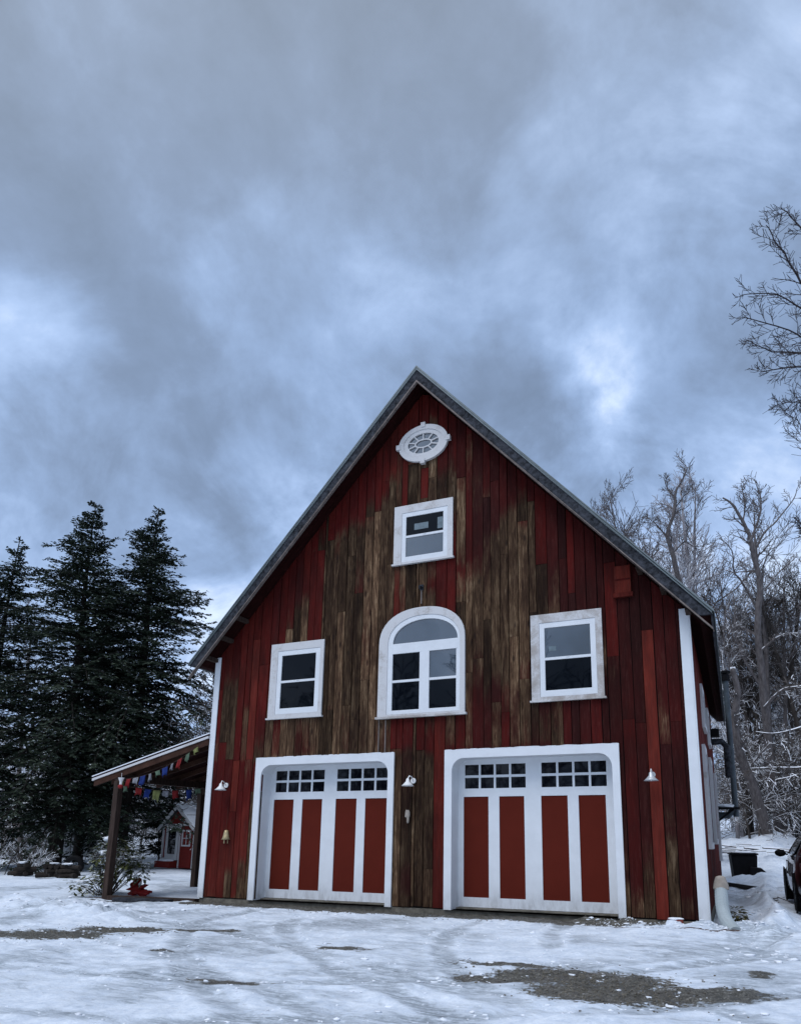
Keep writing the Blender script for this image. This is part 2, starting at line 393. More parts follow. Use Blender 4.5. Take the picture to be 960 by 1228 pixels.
def wheel_tracks():
    passes = [[(11.9,-1.0),(11.2,-3.4),(9.2,-5.4),(6.0,-6.9),(1.5,-7.4)], [(7.3,-.5),(7.5,-2.6),(8.7,-4.9),(11.3,-7.2)], [(2.9,-.5),(3.3,-2.8),(5.3,-5.2),(8.6,-7.6)], [(-4,-3.0),(1.0,-3.6),(5.0,-4.9),(9.0,-7.0)]]
    out = []
    for pa in passes:
        sp = spl([(a,b,0) for a,b in pa], 3); n = len(sp)
        for sd in (-.72,.72):
            q = []
            for i, p in enumerate(sp):
                t = (sp[min(n-1,i+1)]-sp[max(0,i-1)]).normalized(); q.append((p.x-t.y*sd, p.y+t.x*sd))
            out.append(list(zip(q, q[1:])))
    return out
WT = wheel_tracks()
def wt_d(x, y): return min(seg_d(x, y, a, b) for w_ in WT for a, b in w_)
def gattr(x, y):
    if not (-8 < x < 14 and -12 < y < 12): return (0, .12, 0, 1)
    g = 0; w = (fbm(x, y, .8, 4))
    for cx, cy, rx, ry, rot, k in PATCH:
        c, s = math.cos(rot*.5), math.sin(rot*.5); dx, dy = x-cx, y-cy; u, v = dx*c+dy*s, -dx*s+dy*c
        g = max(g, k*math.exp(-((u/rx)**2+(v/ry)**2)*.9)*1.15)
    if -.1 < x < 9.6:   # bare strip at the foot of the wall
        g = max(g, .95*sstep(-.85-.25*w, -.40-.15*w, y))
    if x < 0: g = max(g, .85*math.exp(-((y-(-.35+.0*x))/.16)**2)*sstep(-3.1,-2.5,x))
    s = .50 + .40*w
    for cx, cy, rx, ry, k in ICE: s = max(s, k*math.exp(-(((x-cx)/rx)**2+((y-cy)/ry)**2)) + .12*w)
    for a, b in TRACK:
        d = seg_d(x, y, a, b)
        if d < .7: k_ = .6+.7*fbm(x+9, y, 1.3, 3); s = max(s, k_*math.exp(-(d/.22)**2)); g = max(g, .42*k_*math.exp(-((d-.10)/.06)**2))
    if y < 0 and x > -3:
        d = WTD.get((x, y), 9); k_ = max(0, .75+.8*fbm(x+3, y-7, 1.1, 3))
        if d < .6:
            s = max(s, min(1.1, s+.34*k_*math.exp(-(d/.13)**4))); s -= .15*math.exp(-((d-.21)/.04)**2)
            g = max(g, g+.16*k_*math.exp(-((d-.06)/.03)**2))
    l = .7*math.exp(-(seg_d(x,y,(8.9,-.75),(10.6,-.85))/.13)**2)
    l = max(l, .55*math.exp(-(((x-5.6)/.25)**2+((y+3.9)/.05)**2)))
    if -3.6 < x < -.2: l = max(l, .72*math.exp(-((y-.25-.08*w)/.22)**2))
    return (g, s, l, 1)
def axis(segs):
    out = []
    for a, b, st in segs:
        n = max(1, int(round((b-a)/st))); out += [a+(b-a)*i/n for i in range(n)]
    out.append(segs[-1][1]); return out
xs = axis([(-420,-120,40),(-120,-40,8),(-40,-20,1.5),(-20,-6,.35),(-6,-1,.14),(-1,12.5,.055),(12.5,20,.3),(20,60,3),(60,420,40)])
ys = axis([(-420,-100,40),(-100,-20,8),(-20,-9.2,.5),(-9.2,0,.05),(0,3,.09),(3,26,.25),(26,60,2),(60,420,40)])
g = MB()
for y in ys:
    for x in xs: g.vert((x, y, gz(x, y)), gattr(x, y))
nx = len(xs)
for j in range(len(ys)-1):
    for i in range(nx-1): g.f.append((j*nx+i, j*nx+i+1, (j+1)*nx+i+1, (j+1)*nx+i))
struct(g.build('ground', M['ground'], smooth=True, attr=True))

# loose crumbs of snow and grit
rr = random.Random(31); sc_ = MB(); gr_ = MB()
for k in range(1500):
    m_ = rr.random()
    if m_ < .35: w_ = rr.choice(WT); a, b = rr.choice(w_); t = rr.random(); o_ = rr.choice([-.21,.21])+rr.gauss(0,.05); x = a[0]+(b[0]-a[0])*t + o_; y = a[1]+(b[1]-a[1])*t + o_*.4
    elif m_ < .55: x, y = rr.uniform(8.3,11.0), -.45+rr.gauss(0,.18)
    elif m_ < .75: x, y = rr.uniform(10.5,12.2), rr.uniform(-3,8)
    elif m_ < .85: x, y = rr.uniform(-5,1.5), -2.2+rr.gauss(0,.5)
    else: x, y = rr.uniform(0,11.5), rr.uniform(-8.5,-.8)
    if y > -.1 and x < 10.3 and x > -.1: continue
    r = rr.choice([.006,.008,.008,.012,.018])*rr.uniform(.7,1.3)*(1.6 if .55 < m_ < .85 else 1)
    sc_.blob((x,y,gz(x,y)+r*.05), r*rr.uniform(1.1,2.2), r*rr.uniform(.8,1.6), r*.6, k, n=6, m=4, rough=1.3)
for k in range(1500):
    cx, cy, rx, ry, rot, kk = rr.choice(PATCH[:2]+PATCH[5:7]*2); x, y = cx+rr.gauss(0,.55)*rx, cy+rr.gauss(0,.55)*ry
    if rr.random() < .3: x, y = rr.uniform(.2,9), rr.uniform(-.75,-.1)
    r = rr.uniform(.004,.012); gr_.blob((x,y,gz(x,y)+r*.3), r*1.3, r, r*.8, k, n=5, m=3, rough=.8)
struct(sc_.build('snow_crumbs', M['snow'], smooth=True), 'loose crumbs of snow lying along the wheel tracks', 'stuff')
struct(gr_.build('grit', M['stone']), 'small grit on the bare patches of the drive', 'stuff')

# ------------------------------------------------------------------ barn
APX, APZ = 5.085, 11.18
SL = 1.105
EL, ER = -.405, 10.61
def ztop(x): return APZ - SL*abs(x-APX)
barn = empty('barn', (0,0,0))
tag(barn, 'tall red board barn with two white garage doors and steep dark roof', 'barn')

def paint_at(x, z):
    """paint amount, tone at a place on the front wall"""
    d = ztop(x)-.36-z
    p, t = .62, .25
    if z > 2.9:
        if x < 1.8: p, t = (.80, .62) if z > 4.3 else (.50, .40)
        elif x < 3.93: p, t = .05, .3
        elif x < 4.1: p, t = 1.0, .45
        elif x < 6.2:
            p, t = .20, .45
            if z > 6.6 and x > 5.55: p, t = .85, .42
            if z > 7.9 and x < 5.6: p = .08
            if 5.9 < z < 6.9: p = .18
            if 5.9 < z < 6.9 and x > 5.35: p, t = .95, .6
            if 5.0 < x and z > 8.3: p, t = .2, .4
        elif x < 7.6:
            p, t = (.05, .1) if z > 5.0 else (.36, .05)
        else: p, t = (.84, .20) if z > 5.4 else (.74, .10)
        if z < 3.75: p = max(p, .42); t = max(t, .22)
        if x < 3.9 and z < 3.75: p = .38
        edge = 1-sstep(.30, 1.25, d)
        p = p + (1.05-p)*edge; t = t + (.62-t)*edge*(.9 if x < 5.2 else .6)
        if x > 6: t -= .15*edge
    else:
        if x < 1.3:
            p, t = (.72, .35)
            if .35 < x < 1.15 and .75 < z < 1.75: p, t = 1.1, .95
            if z < .75: p = .42; t = .8
        elif x < 5.7: p, t = (.24, .05)
        else: p, t = (.70, .05)
        if x > 8.8 and z < .8: p = .38
        if x > 8.8 and z > .8: p, t = .86, .08
    return p, t
OVER = [  # x0,x1,z0,z1,paint,tone : boards that differ
    (2.37,2.72,5.4,7.5,.98,.55),(7.5,7.72,6.45,7.9,.9,.5),(7.35,7.5,5.5,7.8,.05,.2),(6.94,7.14,2.9,5.06,.85,.30),
    (8.25,8.65,2.9,3.75,.98,.55),(6.05,6.2,2.9,4.42,.95,.6),(9.40,9.61,0,4.92,1.25,1.0),(5.40,5.64,0,3.6,1.0,.75),
    (4.45,4.72,3.0,3.6,.95,.55),(5.0,5.2,2.95,3.6,.9,.45),(3.1,3.3,2.9,6.0,.02,.1),(1.2,1.42,2.9,5.0,.3,.2),(.95,1.15,2.9,5.6,.9,.9),
    (2.78,2.95,5.5,7.7,.0,.1),(4.7,4.95,8.2,9.15,.0,.1),(5.0,5.2,8.3,9.0,.9,.6),(.62,.8,1.8,2.9,.95,.9),(8.75,9.0,4.5,6.3,.95,.55),(7.75,7.95,2.9,3.7,.9,.45)]
edges = [0.0]
fixed = [.62,.8,.95,1.15,1.42,1.62,2.37,2.54,2.72,2.78,2.95,3.1,3.3,3.93,4.1,4.28,4.45,4.58,4.72,4.95,5.02,5.2,5.40,5.64,5.84,6.05,6.2,6.42,6.58,6.77,6.94,7.14,7.35,7.5,7.72,7.95,8.25,8.45,8.65,8.78,9.0,9.22,9.40,9.61,9.8,10.0,10.2]
for fx in fixed:
    while fx-edges[-1] > .27:
        n = max(2, round((fx-edges[-1])/.19)); edges.append(edges[-1]+(fx-edges[-1])/n)
    edges.append(fx)
DO = [(1.258,4.559),(5.636,8.923)]
fw = MB()
def board(mb, x0, x1, z0, z1, yf, tilt, rn, fn):
    gp = .003+.006*abs(math.sin(x0*91.7)); x0 += gp-.003; x1 -= gp-.003
    n = max(1, int((z1-z0)/.22)); rows = []
    for i in range(n+1):
        z = z0+(z1-z0)*i/n; row = []
        wob = .004*noise.noise(Vector((x0*5, z*1.3, 1)))
        p, t = fn((x0+x1)/2, z)
        c = (p, t, rn, 1)
        zz0 = min(z, ztop(x0)-.33) if i == n else z; zz1 = min(z, ztop(x1)-.33) if i == n else z
        for (xx, yy, zz) in ((x0+.003+wob, .03, zz0),(x0+.003+wob, yf-tilt, zz0),(x1-.003+wob, yf+tilt, zz1),(x1-.003+wob, .03, zz1)):
            row.append(mb.vert((xx, yy, zz), c))
        rows.append(row)
    for a, b in zip(rows, rows[1:]):
        for k in range(3): mb.f.append((a[k], a[k+1], b[k+1], b[k]))
    mb.f.append(tuple(rows[0][::-1])); mb.f.append(tuple(rows[-1]))
for x0, x1 in zip(edges, edges[1:]):
    xm = (x0+x1)/2
    zlo = .02 + rnd.uniform(-.01,.015)
    for a, b in DO:
        if a+.05 < xm < b-.05: zlo = 2.80
    zhi = max(ztop(x0), ztop(x1))-.33
    cuts = [zlo]; z = zlo + rnd.uniform(.7, 3.2)
    if zlo < 1: z = rnd.choice([.75, 2.2, 2.9, 1.8, 3.3])+rnd.uniform(-.05,.05)
    for o in OVER:
        if o[0]-.02 <= x0 and x1 <= o[1]+.02:
            for zz in (o[2], o[3]):
                if zlo+.2 < zz < zhi-.2: cuts.append(zz)
    if len(cuts) == 1:
        while z < zhi-.6:
            cuts.append(z); z += rnd.uniform(2.4, 5.0)
    cuts = sorted(cuts)+[zhi]
    for z0, z1 in zip(cuts, cuts[1:]):
        dp, dt = rnd.gauss(0, .14), rnd.gauss(0, .09); ov = None; jx, jz = rnd.gauss(0,.12), rnd.gauss(0,.35)
        for o in OVER:
            if o[0]-.02 <= x0 and x1 <= o[1]+.02 and z0 >= o[2]-.05 and z1 <= o[3]+.05: ov = o
        def fn(x, z, dp=dp, dt=dt, ov=ov, jx=jx, jz=jz):
            if ov: return (max(0, min(1.2, ov[4])), max(0, min(1, ov[5])))
            p = t = 0
            for q, r_ in ((-.8,0),(-.4,.25),(-.4,-.25),(0,.45),(0,0),(0,-.45),(.4,.25),(.4,-.25),(.8,0)):
                z_ = max(.05, z+jz+q)
                if (z < 2.9) != (z_ < 2.9): z_ = z
                a_, b_ = paint_at(x+jx*.6+(r_ if z > 2.9 else 0), z_); p += a_/9; t += b_/9
            p += .30*noise.noise(Vector((x*.9, z*.45, 4))) + .12*noise.noise(Vector((x*3.1, z*1.2, 9)))
            return (max(0, min(1.1, p+dp)), max(0, min(1, t+dt)))
        rn = .8 if ov and ov[5] > .9 else rnd.random()
        board(fw, x0, x1, z0+.002, z1-.002, -.012-rnd.random()*.01 - (.02 if ov and ov[5] == 1.0 else 0), rnd.uniform(-.003,.003), rn, fn)
fw.build('front_wall', M['boards'], barn, attr=True)
# backing and other walls
bk = MB()
for a, b, z0 in ((.02,1.30,0),(4.52,5.68,0),(8.88,10.18,0)): bk.box(a, b, .04, .12, z0, 2.80)
bk.prism([(.02,2.80),(10.18,2.80),(10.18,ztop(10.18)-.34),(APX,APZ-.36),(.02,ztop(.02)-.34)], .04, .12)
bk.build('wall_backing', M['dark'], barn)
sd = MB(); y = .03
while y < 11.4:
    w = rnd.uniform(.17,.24); y1 = min(y+w, 11.45); rn = rnd.random()
    i = len(sd.v); p = .93+rnd.gauss(0,.08); t = max(0,min(1,.6+rnd.gauss(0,.2)))
    sd.cur = (min(1.1,p), t, rn, 1); xo = 10.2+rnd.random()*.008
    zr = ztop(10.2)-.33
    n = 8
    for k in range(n):
        za, zb = .02+(zr-.02)*k/n, .02+(zr-.02)*(k+1)/n
        if k == 0: sd.cur = (.7, t*.6, rn, 1)
        else: sd.cur = (min(1.1,p), t, rn, 1)
        sd.box(10.1, xo, y+.003, y1-.003, za, zb-.0005)
    y = y1
sd.build('side_wall', M['side_boards'], barn, attr=True)
lw = MB(); lw.cur = (.9,.5,.4,1)
y = .03
while y < 11.4:
    y1 = min(y+.2, 11.45); lw.cur = (.85, rnd.random(), rnd.random(), 1); lw.box(0, .1, y+.003, y1-.003, 0, ztop(0)-.33); y = y1
lw.build('side_wall', M['side_boards'], barn, attr=True)
bwl = MB(); bwl.cur = (.8,.3,.5,1)
bwl.prism([(.1,0),(10.1,0),(10.1,ztop(10.1)-.34),(APX,APZ-.38),(.1,ztop(.1)-.34)], 11.45, 11.5)
bwl.build('back_wall', M['side_boards'], barn, attr=True)
# corner boards
cb = MB(); cb.box(10.06, 10.215, -.045, -.024, .0, ztop(10.15)-.34); cb.box(10.216, 10.238, -.045, .12, .0, ztop(10.2)-.36)
bevel(cb.build('corner_board', M['white'], barn), .004)
cb = MB(); cb.box(-.02, .105, -.045, -.024, 0, ztop(.0)-.30); cb.box(-.042, -.021, -.045, .12, 0, ztop(0)-.32)
bevel(cb.build('corner_board', M['white'], barn), .004)
# roof
y0, y1 = -.45, 11.75
T = .37
def slab(x_e, top_off, bot_off, ya, yb, mb, cut=None):
    s = 1 if x_e > APX else -1
    x_c = APX
    poly = [(x_e, ztop(x_e)-top_off), (APX, APZ-top_off), (APX, APZ-bot_off)]
    xi = x_e - s*(bot_off-top_off-.06)/SL
    poly += [(xi, ztop(xi)-bot_off), (x_e, ztop(x_e)-top_off-.06)]
    if s < 0: poly = poly[::-1]
    mb.prism(poly[::-1], ya, yb)
rf = MB()
for xe in (ER+.03, EL-.03): slab(xe, 0, .045, y0-.03, y1, rf)
rf.build('roof', M['metal_edge'], barn)
for xe in (ER, EL):
    rb = MB(); slab(xe, .046, T, y0, y0+.05, rb); rb.build('rake_board', M['fascia'], barn)
    tb = MB(); slab(xe, .046, .095, y0-.022, y0-.001, tb); tb.build('rake_trim', M['metal_edge'], barn)
    sf = MB(); slab(xe-.02*(1 if xe > 5 else -1), .046, T-.06, y0+.051, y1-.02, sf); sf.build('soffit', M['soffit'], barn)
    # lookout blocks under the overhang
    for k in range(3):
        x = xe + (APX-xe)*(.07+k*.07); z = ztop(x)-T+.03
        lk = MB(); lk.box(x-.045, x+.045, y0+.06, -.03, z-.05, z+.04)
        lk.build('lookout', M['post'], barn)
    eb = MB(); slab(xe, T-.03, T+.012, y0-.012, y0+.055, eb); eb.build('rake_strip', M['edge_wood'], barn)
# eave fascia on right, gutterless
fa = MB(); fa.box(ER-.02, ER+.012, y0+.05, y1, 4.85, ztop(ER)-.05); fa.build('eave_board', M['fascia'], barn)

# --- windows
def rect(x0,x1,z0,z1): return [(x0,z0),(x1,z0),(x1,z1),(x0,z1)]
def dh_window(x0,x1,z0,z1, ix0,ix1,iz0,iz1, trimm, gl_up, gl_lo, tr=.07):
    """outer trim rect, inner sash rect"""
    w = MB(); w.ringprism(rect(x0,x1,z0,z1), rect(ix0,ix1,iz0,iz1), -.060, -.023)
    o = w.build('window', M[trimm], barn); bevel(o, .005)
    s = MB(); s.box(x0-.03, x1+.03, -.085, -.024, z0-.035, z0-.002); s.build('sill', M[trimm], o)
    mid = (iz0+iz1)/2+.01
    f = MB()
    f.ringprism(rect(ix0+.002,ix1-.002,iz0+.002,iz1-.002), rect(ix0+tr,ix1-tr,iz0+tr+.02,iz1-tr), -.052, -.024)
    f.box(ix0+tr-.001, ix1-tr+.001, -.050, -.0245, mid-.025, mid+.025)
    f.box((ix0+ix1)/2-.03, (ix0+ix1)/2+.03, -.056, -.0501, mid+.004, mid+.022)
    fo = f.build('frame', M['white'], o); bevel(fo, .004)
    a = MB(); a.box(ix0+tr-.005, ix1-tr+.005, -.030, -.0246, mid+.02, iz1-tr+.005); a.build('pane', M[gl_up], o)
    a = MB(); a.box(ix0+tr-.005, ix1-tr+.005, -.028, -.0246, iz0+tr+.015, mid-.02); a.build('pane', M[gl_lo], o)
    return o
dh_window(1.486,2.836,3.773,5.422, 1.67,2.745,3.845,5.25, 'trim2','dark_reflection','dark_reflection', .105)
dh_window(7.38,8.72,3.773,5.422, 7.545,8.60,3.83,5.25, 'trim','glass','dark_reflection', .10)
dh_window(4.437,5.78,6.879,8.184, 4.62,5.66,6.90,8.01, 'trim2','dark_reflection','glass', .095)
def sticker_and_reflection(x0,x1,z0,z1):
    m_ = MB(); m_.box(x0,x1,-.0335,-.0305,z0,z1); m_.build('sticker_and_reflection', M['sticker_and_reflection'], barn)
sticker_and_reflection(4.90,5.22,7.60,7.74); sticker_and_reflection(5.43,5.55,7.55,7.80); sticker_and_reflection(7.72,7.86,4.70,4.79)  # last one is a painted reflection on the right window, the others stickers
# arched window
def arch(xa, xb, zb, zs, top, n=22, pw=2.0):
    cx = (xa+xb)/2; a = (xb-xa)/2; h = top-zs; pts = [(xa,zb),(xb,zb)]
    for i in range(n+1):
        t = math.pi*i/n; pts.append((cx+a*math.copysign(abs(math.cos(t))**(2/pw), math.cos(t)), zs+h*abs(math.sin(t))**(2/pw)))
    return pts
aw = MB(); aw.ringprism(arch(4.167,6.056,3.643,5.15,5.87,pw=2.25), arch(4.37,5.955,3.68,5.12,5.70,pw=2.2), -.075, -.023)
aw = aw.build('arched_window', M['trim2'], barn); bevel(aw, .005)
s = MB(); s.box(4.13,6.09,-.10,-.024,3.60,3.641); s.build('sill', M['trim'], aw)
f = MB()
f.ringprism(arch(4.372,5.953,3.682,5.12,5.698,pw=2.2), arch(4.48,5.90,3.76,5.145,5.61,pw=2.1), -.066, -.0245)
f.box(4.479, 5.901, -.0665, -.025, 4.93, 5.14)
f.box(5.085, 5.295, -.0662, -.025, 3.757, 4.931)
f.box(4.479, 5.086, -.060, -.025, 4.33, 4.38); f.box(5.294, 5.901, -.060, -.025, 4.33, 4.38)
f.box(5.87, 5.902, -.061, -.025, 3.757, 4.931)
bevel(f.build('frame', M['white'], aw), .004)
a = MB(); a.prism(arch(4.47,5.91,5.12,5.145,5.62,pw=2.1), -.034, -.0248); a.build('pane', M['glass'], aw)
for xa, xb in ((4.48,5.09),(5.29,5.88)):
    a = MB(); a.box(xa, xb, -.034, -.0248, 4.37, 4.935); a.build('pane', M['dark_reflection'] if xa < 5 else M['glass'], aw)
    a = MB(); a.box(xa, xb, -.032, -.0248, 3.755, 4.335); a.build('pane', M['dark_reflection'], aw)
# oval window
OC = (5.087, 9.565)
def ell(a, b, n=40): return [(OC[0]+a*math.cos(2*math.pi*i/n), OC[1]+b*math.sin(2*math.pi*i/n)) for i in range(n)]
ov = MB(); ov.ringprism(ell(.575,.43), ell(.46,.325), -.085, -.023); ov.ringprism(ell(.462,.327), ell(.36,.235), -.070, -.024)
for dx, dz in ((.58,0),(-.58,0),(0,.43),(0,-.43)):
    ov.box(OC[0]+dx-.05, OC[0]+dx+.05, -.10, -.0235, OC[1]+dz-.055, OC[1]+dz+.055)
ov = ov.build('oval_window', M['trim2'], barn)
mu = MB(); mu.ringprism(ell(.205,.105), ell(.175,.08), -.062, -.030)
for k in range(10):
    t = 2*math.pi*(k+.5)/10
    mu.obox((OC[0]+.2*math.cos(t), -.05, OC[1]+.1*math.sin(t)), (OC[0]+.365*math.cos(t), -.05, OC[1]+.24*math.sin(t)), .022, .03, (0,1,0))
mu.build('muntin', M['trim2'], ov)
a = MB(); a.prism(ell(.37,.245)[::-1], -.036, -.026); a.build('pane', M['glass'], ov)

# --- garage doors
def rounded(x0,x1,z0,z1,r,n=8):
    pts = [(x0,z0),(x1,z0)]
    for i in range(n+1): t = i/n*math.pi/2; pts.append((x1-r+r*math.cos(t), z1-r+r*math.sin(t)))
    for i in range(n+1): t = math.pi/2+i/n*math.pi/2; pts.append((x0+r+r*math.cos(t), z1-r+r*math.sin(t)))
    return pts
def garage(x0, x1):
    zt = 2.925; ix0, ix1, iz = x0+.15, x1-.13, 2.765
    inner = rounded(ix0, ix1, -.0, iz, .24); n = len(inner)
    outer = [(x0,0),(x1,0)] + [(x1, zt)]*9 + [(x0, zt)]*9
    # outer ring points spread along the straight edges so that no face is degenerate
    outer = [(x0,0),(x1,0)] + [(x1, iz-.24+(zt-iz+.24)*i/4) for i in range(4)] + [(x1-(.3)*(i)/4, zt) for i in range(5)] + [(x0+.3-.3*i/4, zt) for i in range(5)] + [(x0, zt-(zt-iz+.24)*(i+1)/4) for i in range(4)]
    fr = MB(); fr.ringprism(outer, inner, -.05, .33)
    fr = fr.build('door_surround', M['white'], barn)
    # snow lying on the head of the surround
    sn = MB()
    xx = x0
    while xx < x1-.05:
        l = min(rnd.uniform(.08,.3), (x1-xx)*.8); h = rnd.uniform(.003,.010); sn.blob((xx+l/2, -.035, zt+h*.5), l*.6, .02, h, seed=xx, n=6, m=4); xx += l*rnd.uniform(.8,1.5)
    sn.build('snow_cap', M['snow'], fr)
    d = MB(); d.box(ix0-.02, ix1+.02, .338, .38, .03, iz+.02)
    off = x0-1.258; sc = (x1-x0)/(4.559-1.258)
    X = lambda v: x0+(v-1.258)*sc
    yF, yB = .315, .337
    pan = [(1.515,2.02),(2.235,2.725),(3.05,3.545),(3.745,4.235)]
    st = [ix0-.02] + [X(v) for p in pan for v in p] + [ix1+.02]
    lo, hi = .205, 2.055
    for k in range(0, len(st), 2): d.box(st[k], st[k+1], yF, yB, lo-.0015, hi+.0015)
    d.box(ix0-.02, ix1+.02, yF+.001, yB, .03, lo); d.box(ix0-.02, ix1+.02, yF+.001, yB, hi, 2.21)
    d.box(ix0-.02, ix1+.02, yF+.001, yB, 2.665, iz+.02)
    gl = [(X(1.54),X(2.76)),(X(3.065),X(4.265))]
    d.box(ix0-.02, gl[0][0], yF, yB, 2.21, 2.665); d.box(gl[0][1], gl[1][0], yF, yB, 2.21, 2.665); d.box(gl[1][1], ix1+.02, yF, yB, 2.21, 2.665)
    for a, b in gl:
        for k in range(1,4): xm = a+(b-a)*k/4; d.box(xm-.02, xm+.02, yF-.001, yB, 2.209, 2.666)
        d.box(a-.001, b+.001, yF-.002, yB, 2.415, 2.462)
    do = d.build('garage_door', M['white'], barn)
    for a, b in pan:
        p = MB(); p.box(X(a)-.001, X(b)+.001, .330, .3375, lo, hi); p.build('door_panel', M['doorred'], do)
    for a, b in gl:
        p = MB(); p.box(a, b, .332, .3375, 2.21, 2.665); p.build('window_pane', M['doorglass'], do)
    for zz in (.62, 1.24, 1.86):   # section joints
        pass
    t = MB(); t.box(ix0-.02, ix1+.02, .20, .36, -.04, .022); t.build('threshold', M['stone'], fr)
for a, b in DO: garage(a, b)
# dark interior block closes the recess
ib = MB(); ib.box(1.1, 9.1, .385, .45, 0, 2.9); ib.build('wall_backing', M['dark'], barn)
# foundation
fo = MB(); fo.box(-.01, 10.21, -.005, 11.45, -.45, .0); fo.build('foundation', M['stone'], barn)
# small hatch cover up on the right of the gable
h = MB(); h.cur = (1.2,1.0,.5,1); h.box(8.98,9.27,-.07,-.024,5.66,6.18); h.cur = (1.2,.8,.35,1); h.box(8.95,9.30,-.085,-.024,5.58,5.658); h.cur=(1.1,.5,.2,1); h.box(8.99,9.26,-.075,-.071,5.9,5.93)
h.build('hatch', M['boards'], barn, attr=True)
# hook above arched window, batten remnants
hk = MB(); hk.tube([(5.09,-.02,6.30),(5.09,-.12,6.30),(5.09,-.13,6.24)], .022, 6); hk.box(5.05,5.13,-.04,-.02,6.24,6.36); hk.build('hook', M['fascia'], barn)
for q in ((4.185,4.205,-.04,-.023,2.93,3.60),(4.335,4.355,-.04,-.023,2.93,3.58),(5.075,5.098,-.035,-.023,5.95,6.25)):
    bt = MB(); bt.box(*q); bt.build('batten', M['edge_wood'], barn)
# windows of the side wall: seen nearly edge on
for ya, yb, za, zb in ((2.0,3.0,1.1,3.1),(5.5,6.6,1.15,3.2),(9.6,10.7,.64,3.15)):
    w = MB()
    def bx(a,b,c,d,x0,x1): w.box(x0,x1,a,b,c,d)
    X0, X1 = 10.209, 10.27
    bx(ya,ya+.13,za,zb,X0,X1); bx(yb-.13,yb,za,zb,X0,X1); bx(ya+.13,yb-.13,zb-.14,zb,X0,X1); bx(ya+.13,yb-.13,za,za+.12,X0,X1+.02)
    bx(ya+.13,yb-.13,(za+zb)/2-.03,(za+zb)/2+.03,X0,X1-.02)
    o = w.build('window', M['trim2'], barn)
    p = MB(); p.box(10.209,10.225,ya+.13,yb-.13,za+.12,zb-.14); p.build('pane', M['dark_reflection'], o)
for ya, yb in ((3.2,4.3),(6.3,7.3)):
    w = MB(); w.box(10.209,10.26,ya,ya+.12,3.6,4.55); w.box(10.209,10.26,yb-.12,yb,3.6,4.55); w.box(10.209,10.26,ya+.12,yb-.12,4.43,4.55); w.box(10.209,10.275,ya+.12,yb-.12,3.6,3.7)
    o = w.build('window', M['trim2'], barn); p = MB(); p.box(10.209,10.225,ya+.12,yb-.12,3.7,4.43); p.build('pane', M['dark_reflection'], o)

# --- things on the barn
def wall_lamp(x, z, label, turn=0, shade='lampwhite'):
    t = empty('wall_lamp', (x, -.024, z)); tag(t, label, 'lamp', 'gooseneck lamps on the barn front')
    a = MB(); a.lathe([(0,0),(.055,0),(.055,-.02),(0,-.021)], 12, (0,0,.06), 'y')
    a.build('mount', M[shade], t)
    dx = turn
    nk = MB(); nk.tube([(0,-.02,.06),(0,-.09,.13),(dx*.3,-.17,.14),(dx*.6,-.22,.08)], .012, 6); nk.build('arm', M[shade], t)
    sh = MB(); sh.lathe([(.018,.09),(.03,.075),(.04,.03),(.085,-.02),(.125,-.055),(.12,-.055),(.08,-.022),(.03,.02)], 18, (dx*.6,-.22,0)); sh.build('shade', M[shade], t, smooth=True)
    b = MB(); b.blob((dx*.6,-.22,-.02), .028,.028,.04, rough=0); b.build('bulb', M['lampwhite'], t, smooth=True)
    return t
wall_lamp(.50, 2.30, 'white bell shaped wall lamp at the left end of the barn front', .06)
wall_lamp(4.98, 2.30, 'white gooseneck wall lamp between the two garage doors', -.03)
M['silver'] = mat_simple('bright_steel', (.50,.51,.52), .35, .1, 6, metal=.3)
wall_lamp(9.46, 2.30, 'small silver wall lamp on the bright red board right of the doors', 0, 'silver')
t = empty('hanging_bell', (.62, -.06, 1.28)); tag(t, 'small pale brass bell hanging on a cord at left of the left garage door', 'bell')
b = MB(); b.tube([(0,0,.62),(0,-.01,.12)], .006, 4); b.build('cord', M['rafter'], t)
b = MB(); b.lathe([(.01,.13),(.04,.12),(.055,.06),(.065,-.02),(.095,-.07),(.088,-.07),(.05,-.02)], 16); b.build('bell_body', M['brass'], t, smooth=True)
for k in range(4): a = k*1.6; b = MB(); b.tube([(.05*math.cos(a),.05*math.sin(a),-.05),(.05*math.cos(a),.05*math.sin(a),-.15)], .008, 4); b.build('clapper', M['brass'], t)
b = MB(); b.blob((0,0,0),.055,.03,.085,3); b.blob((.02,-.01,-.10),.028,.02,.07,5)
tag(b.build('wooden_carving', M['tan'], loc=(4.88,-.06,1.72)), 'small tan carved ornament nailed below the middle lamp', 'ornament')

# stovepipe on the right side
t = empty('chimney_pipe', (10.74, 10.4, 0)); tag(t, 'gray metal chimney pipe with black cap beside the right side wall', 'chimney pipe')
b = MB(); b.tube([(0,0,1.9),(0,0,6.05)], .085, 14); 
for z in (2.6,3.5,4.4,5.3): b.tube([(0,0,z),(0,0,z+.05)], .094, 14)
b.build('pipe', M['galv'], t, smooth=False)
b = MB(); b.tube([(0,0,6.05),(0,0,6.25)], .13, 14); b.tube([(0,0,6.30),(0,0,6.36)], .17, 14); b.tube([(0,0,6.2),(0,0,6.32)], .06, 8); b.build('cap', M['black'], t)
b = MB(); b.obox((-.75,0,2.15),(.12,0,2.15),.5,.06); b.obox((-.75,-.2,1.6),(-.05,-.2,2.12),.05,.05); b.obox((-.75,.2,1.6),(-.05,.2,2.12),.05,.05); b.build('bracket', M['black'], t)
b = MB(); b.tube([(0,0,2.2),(-.2,0,1.95),(-.75,0,1.95)], .10, 12); b.build('elbow', M['galv'], t)
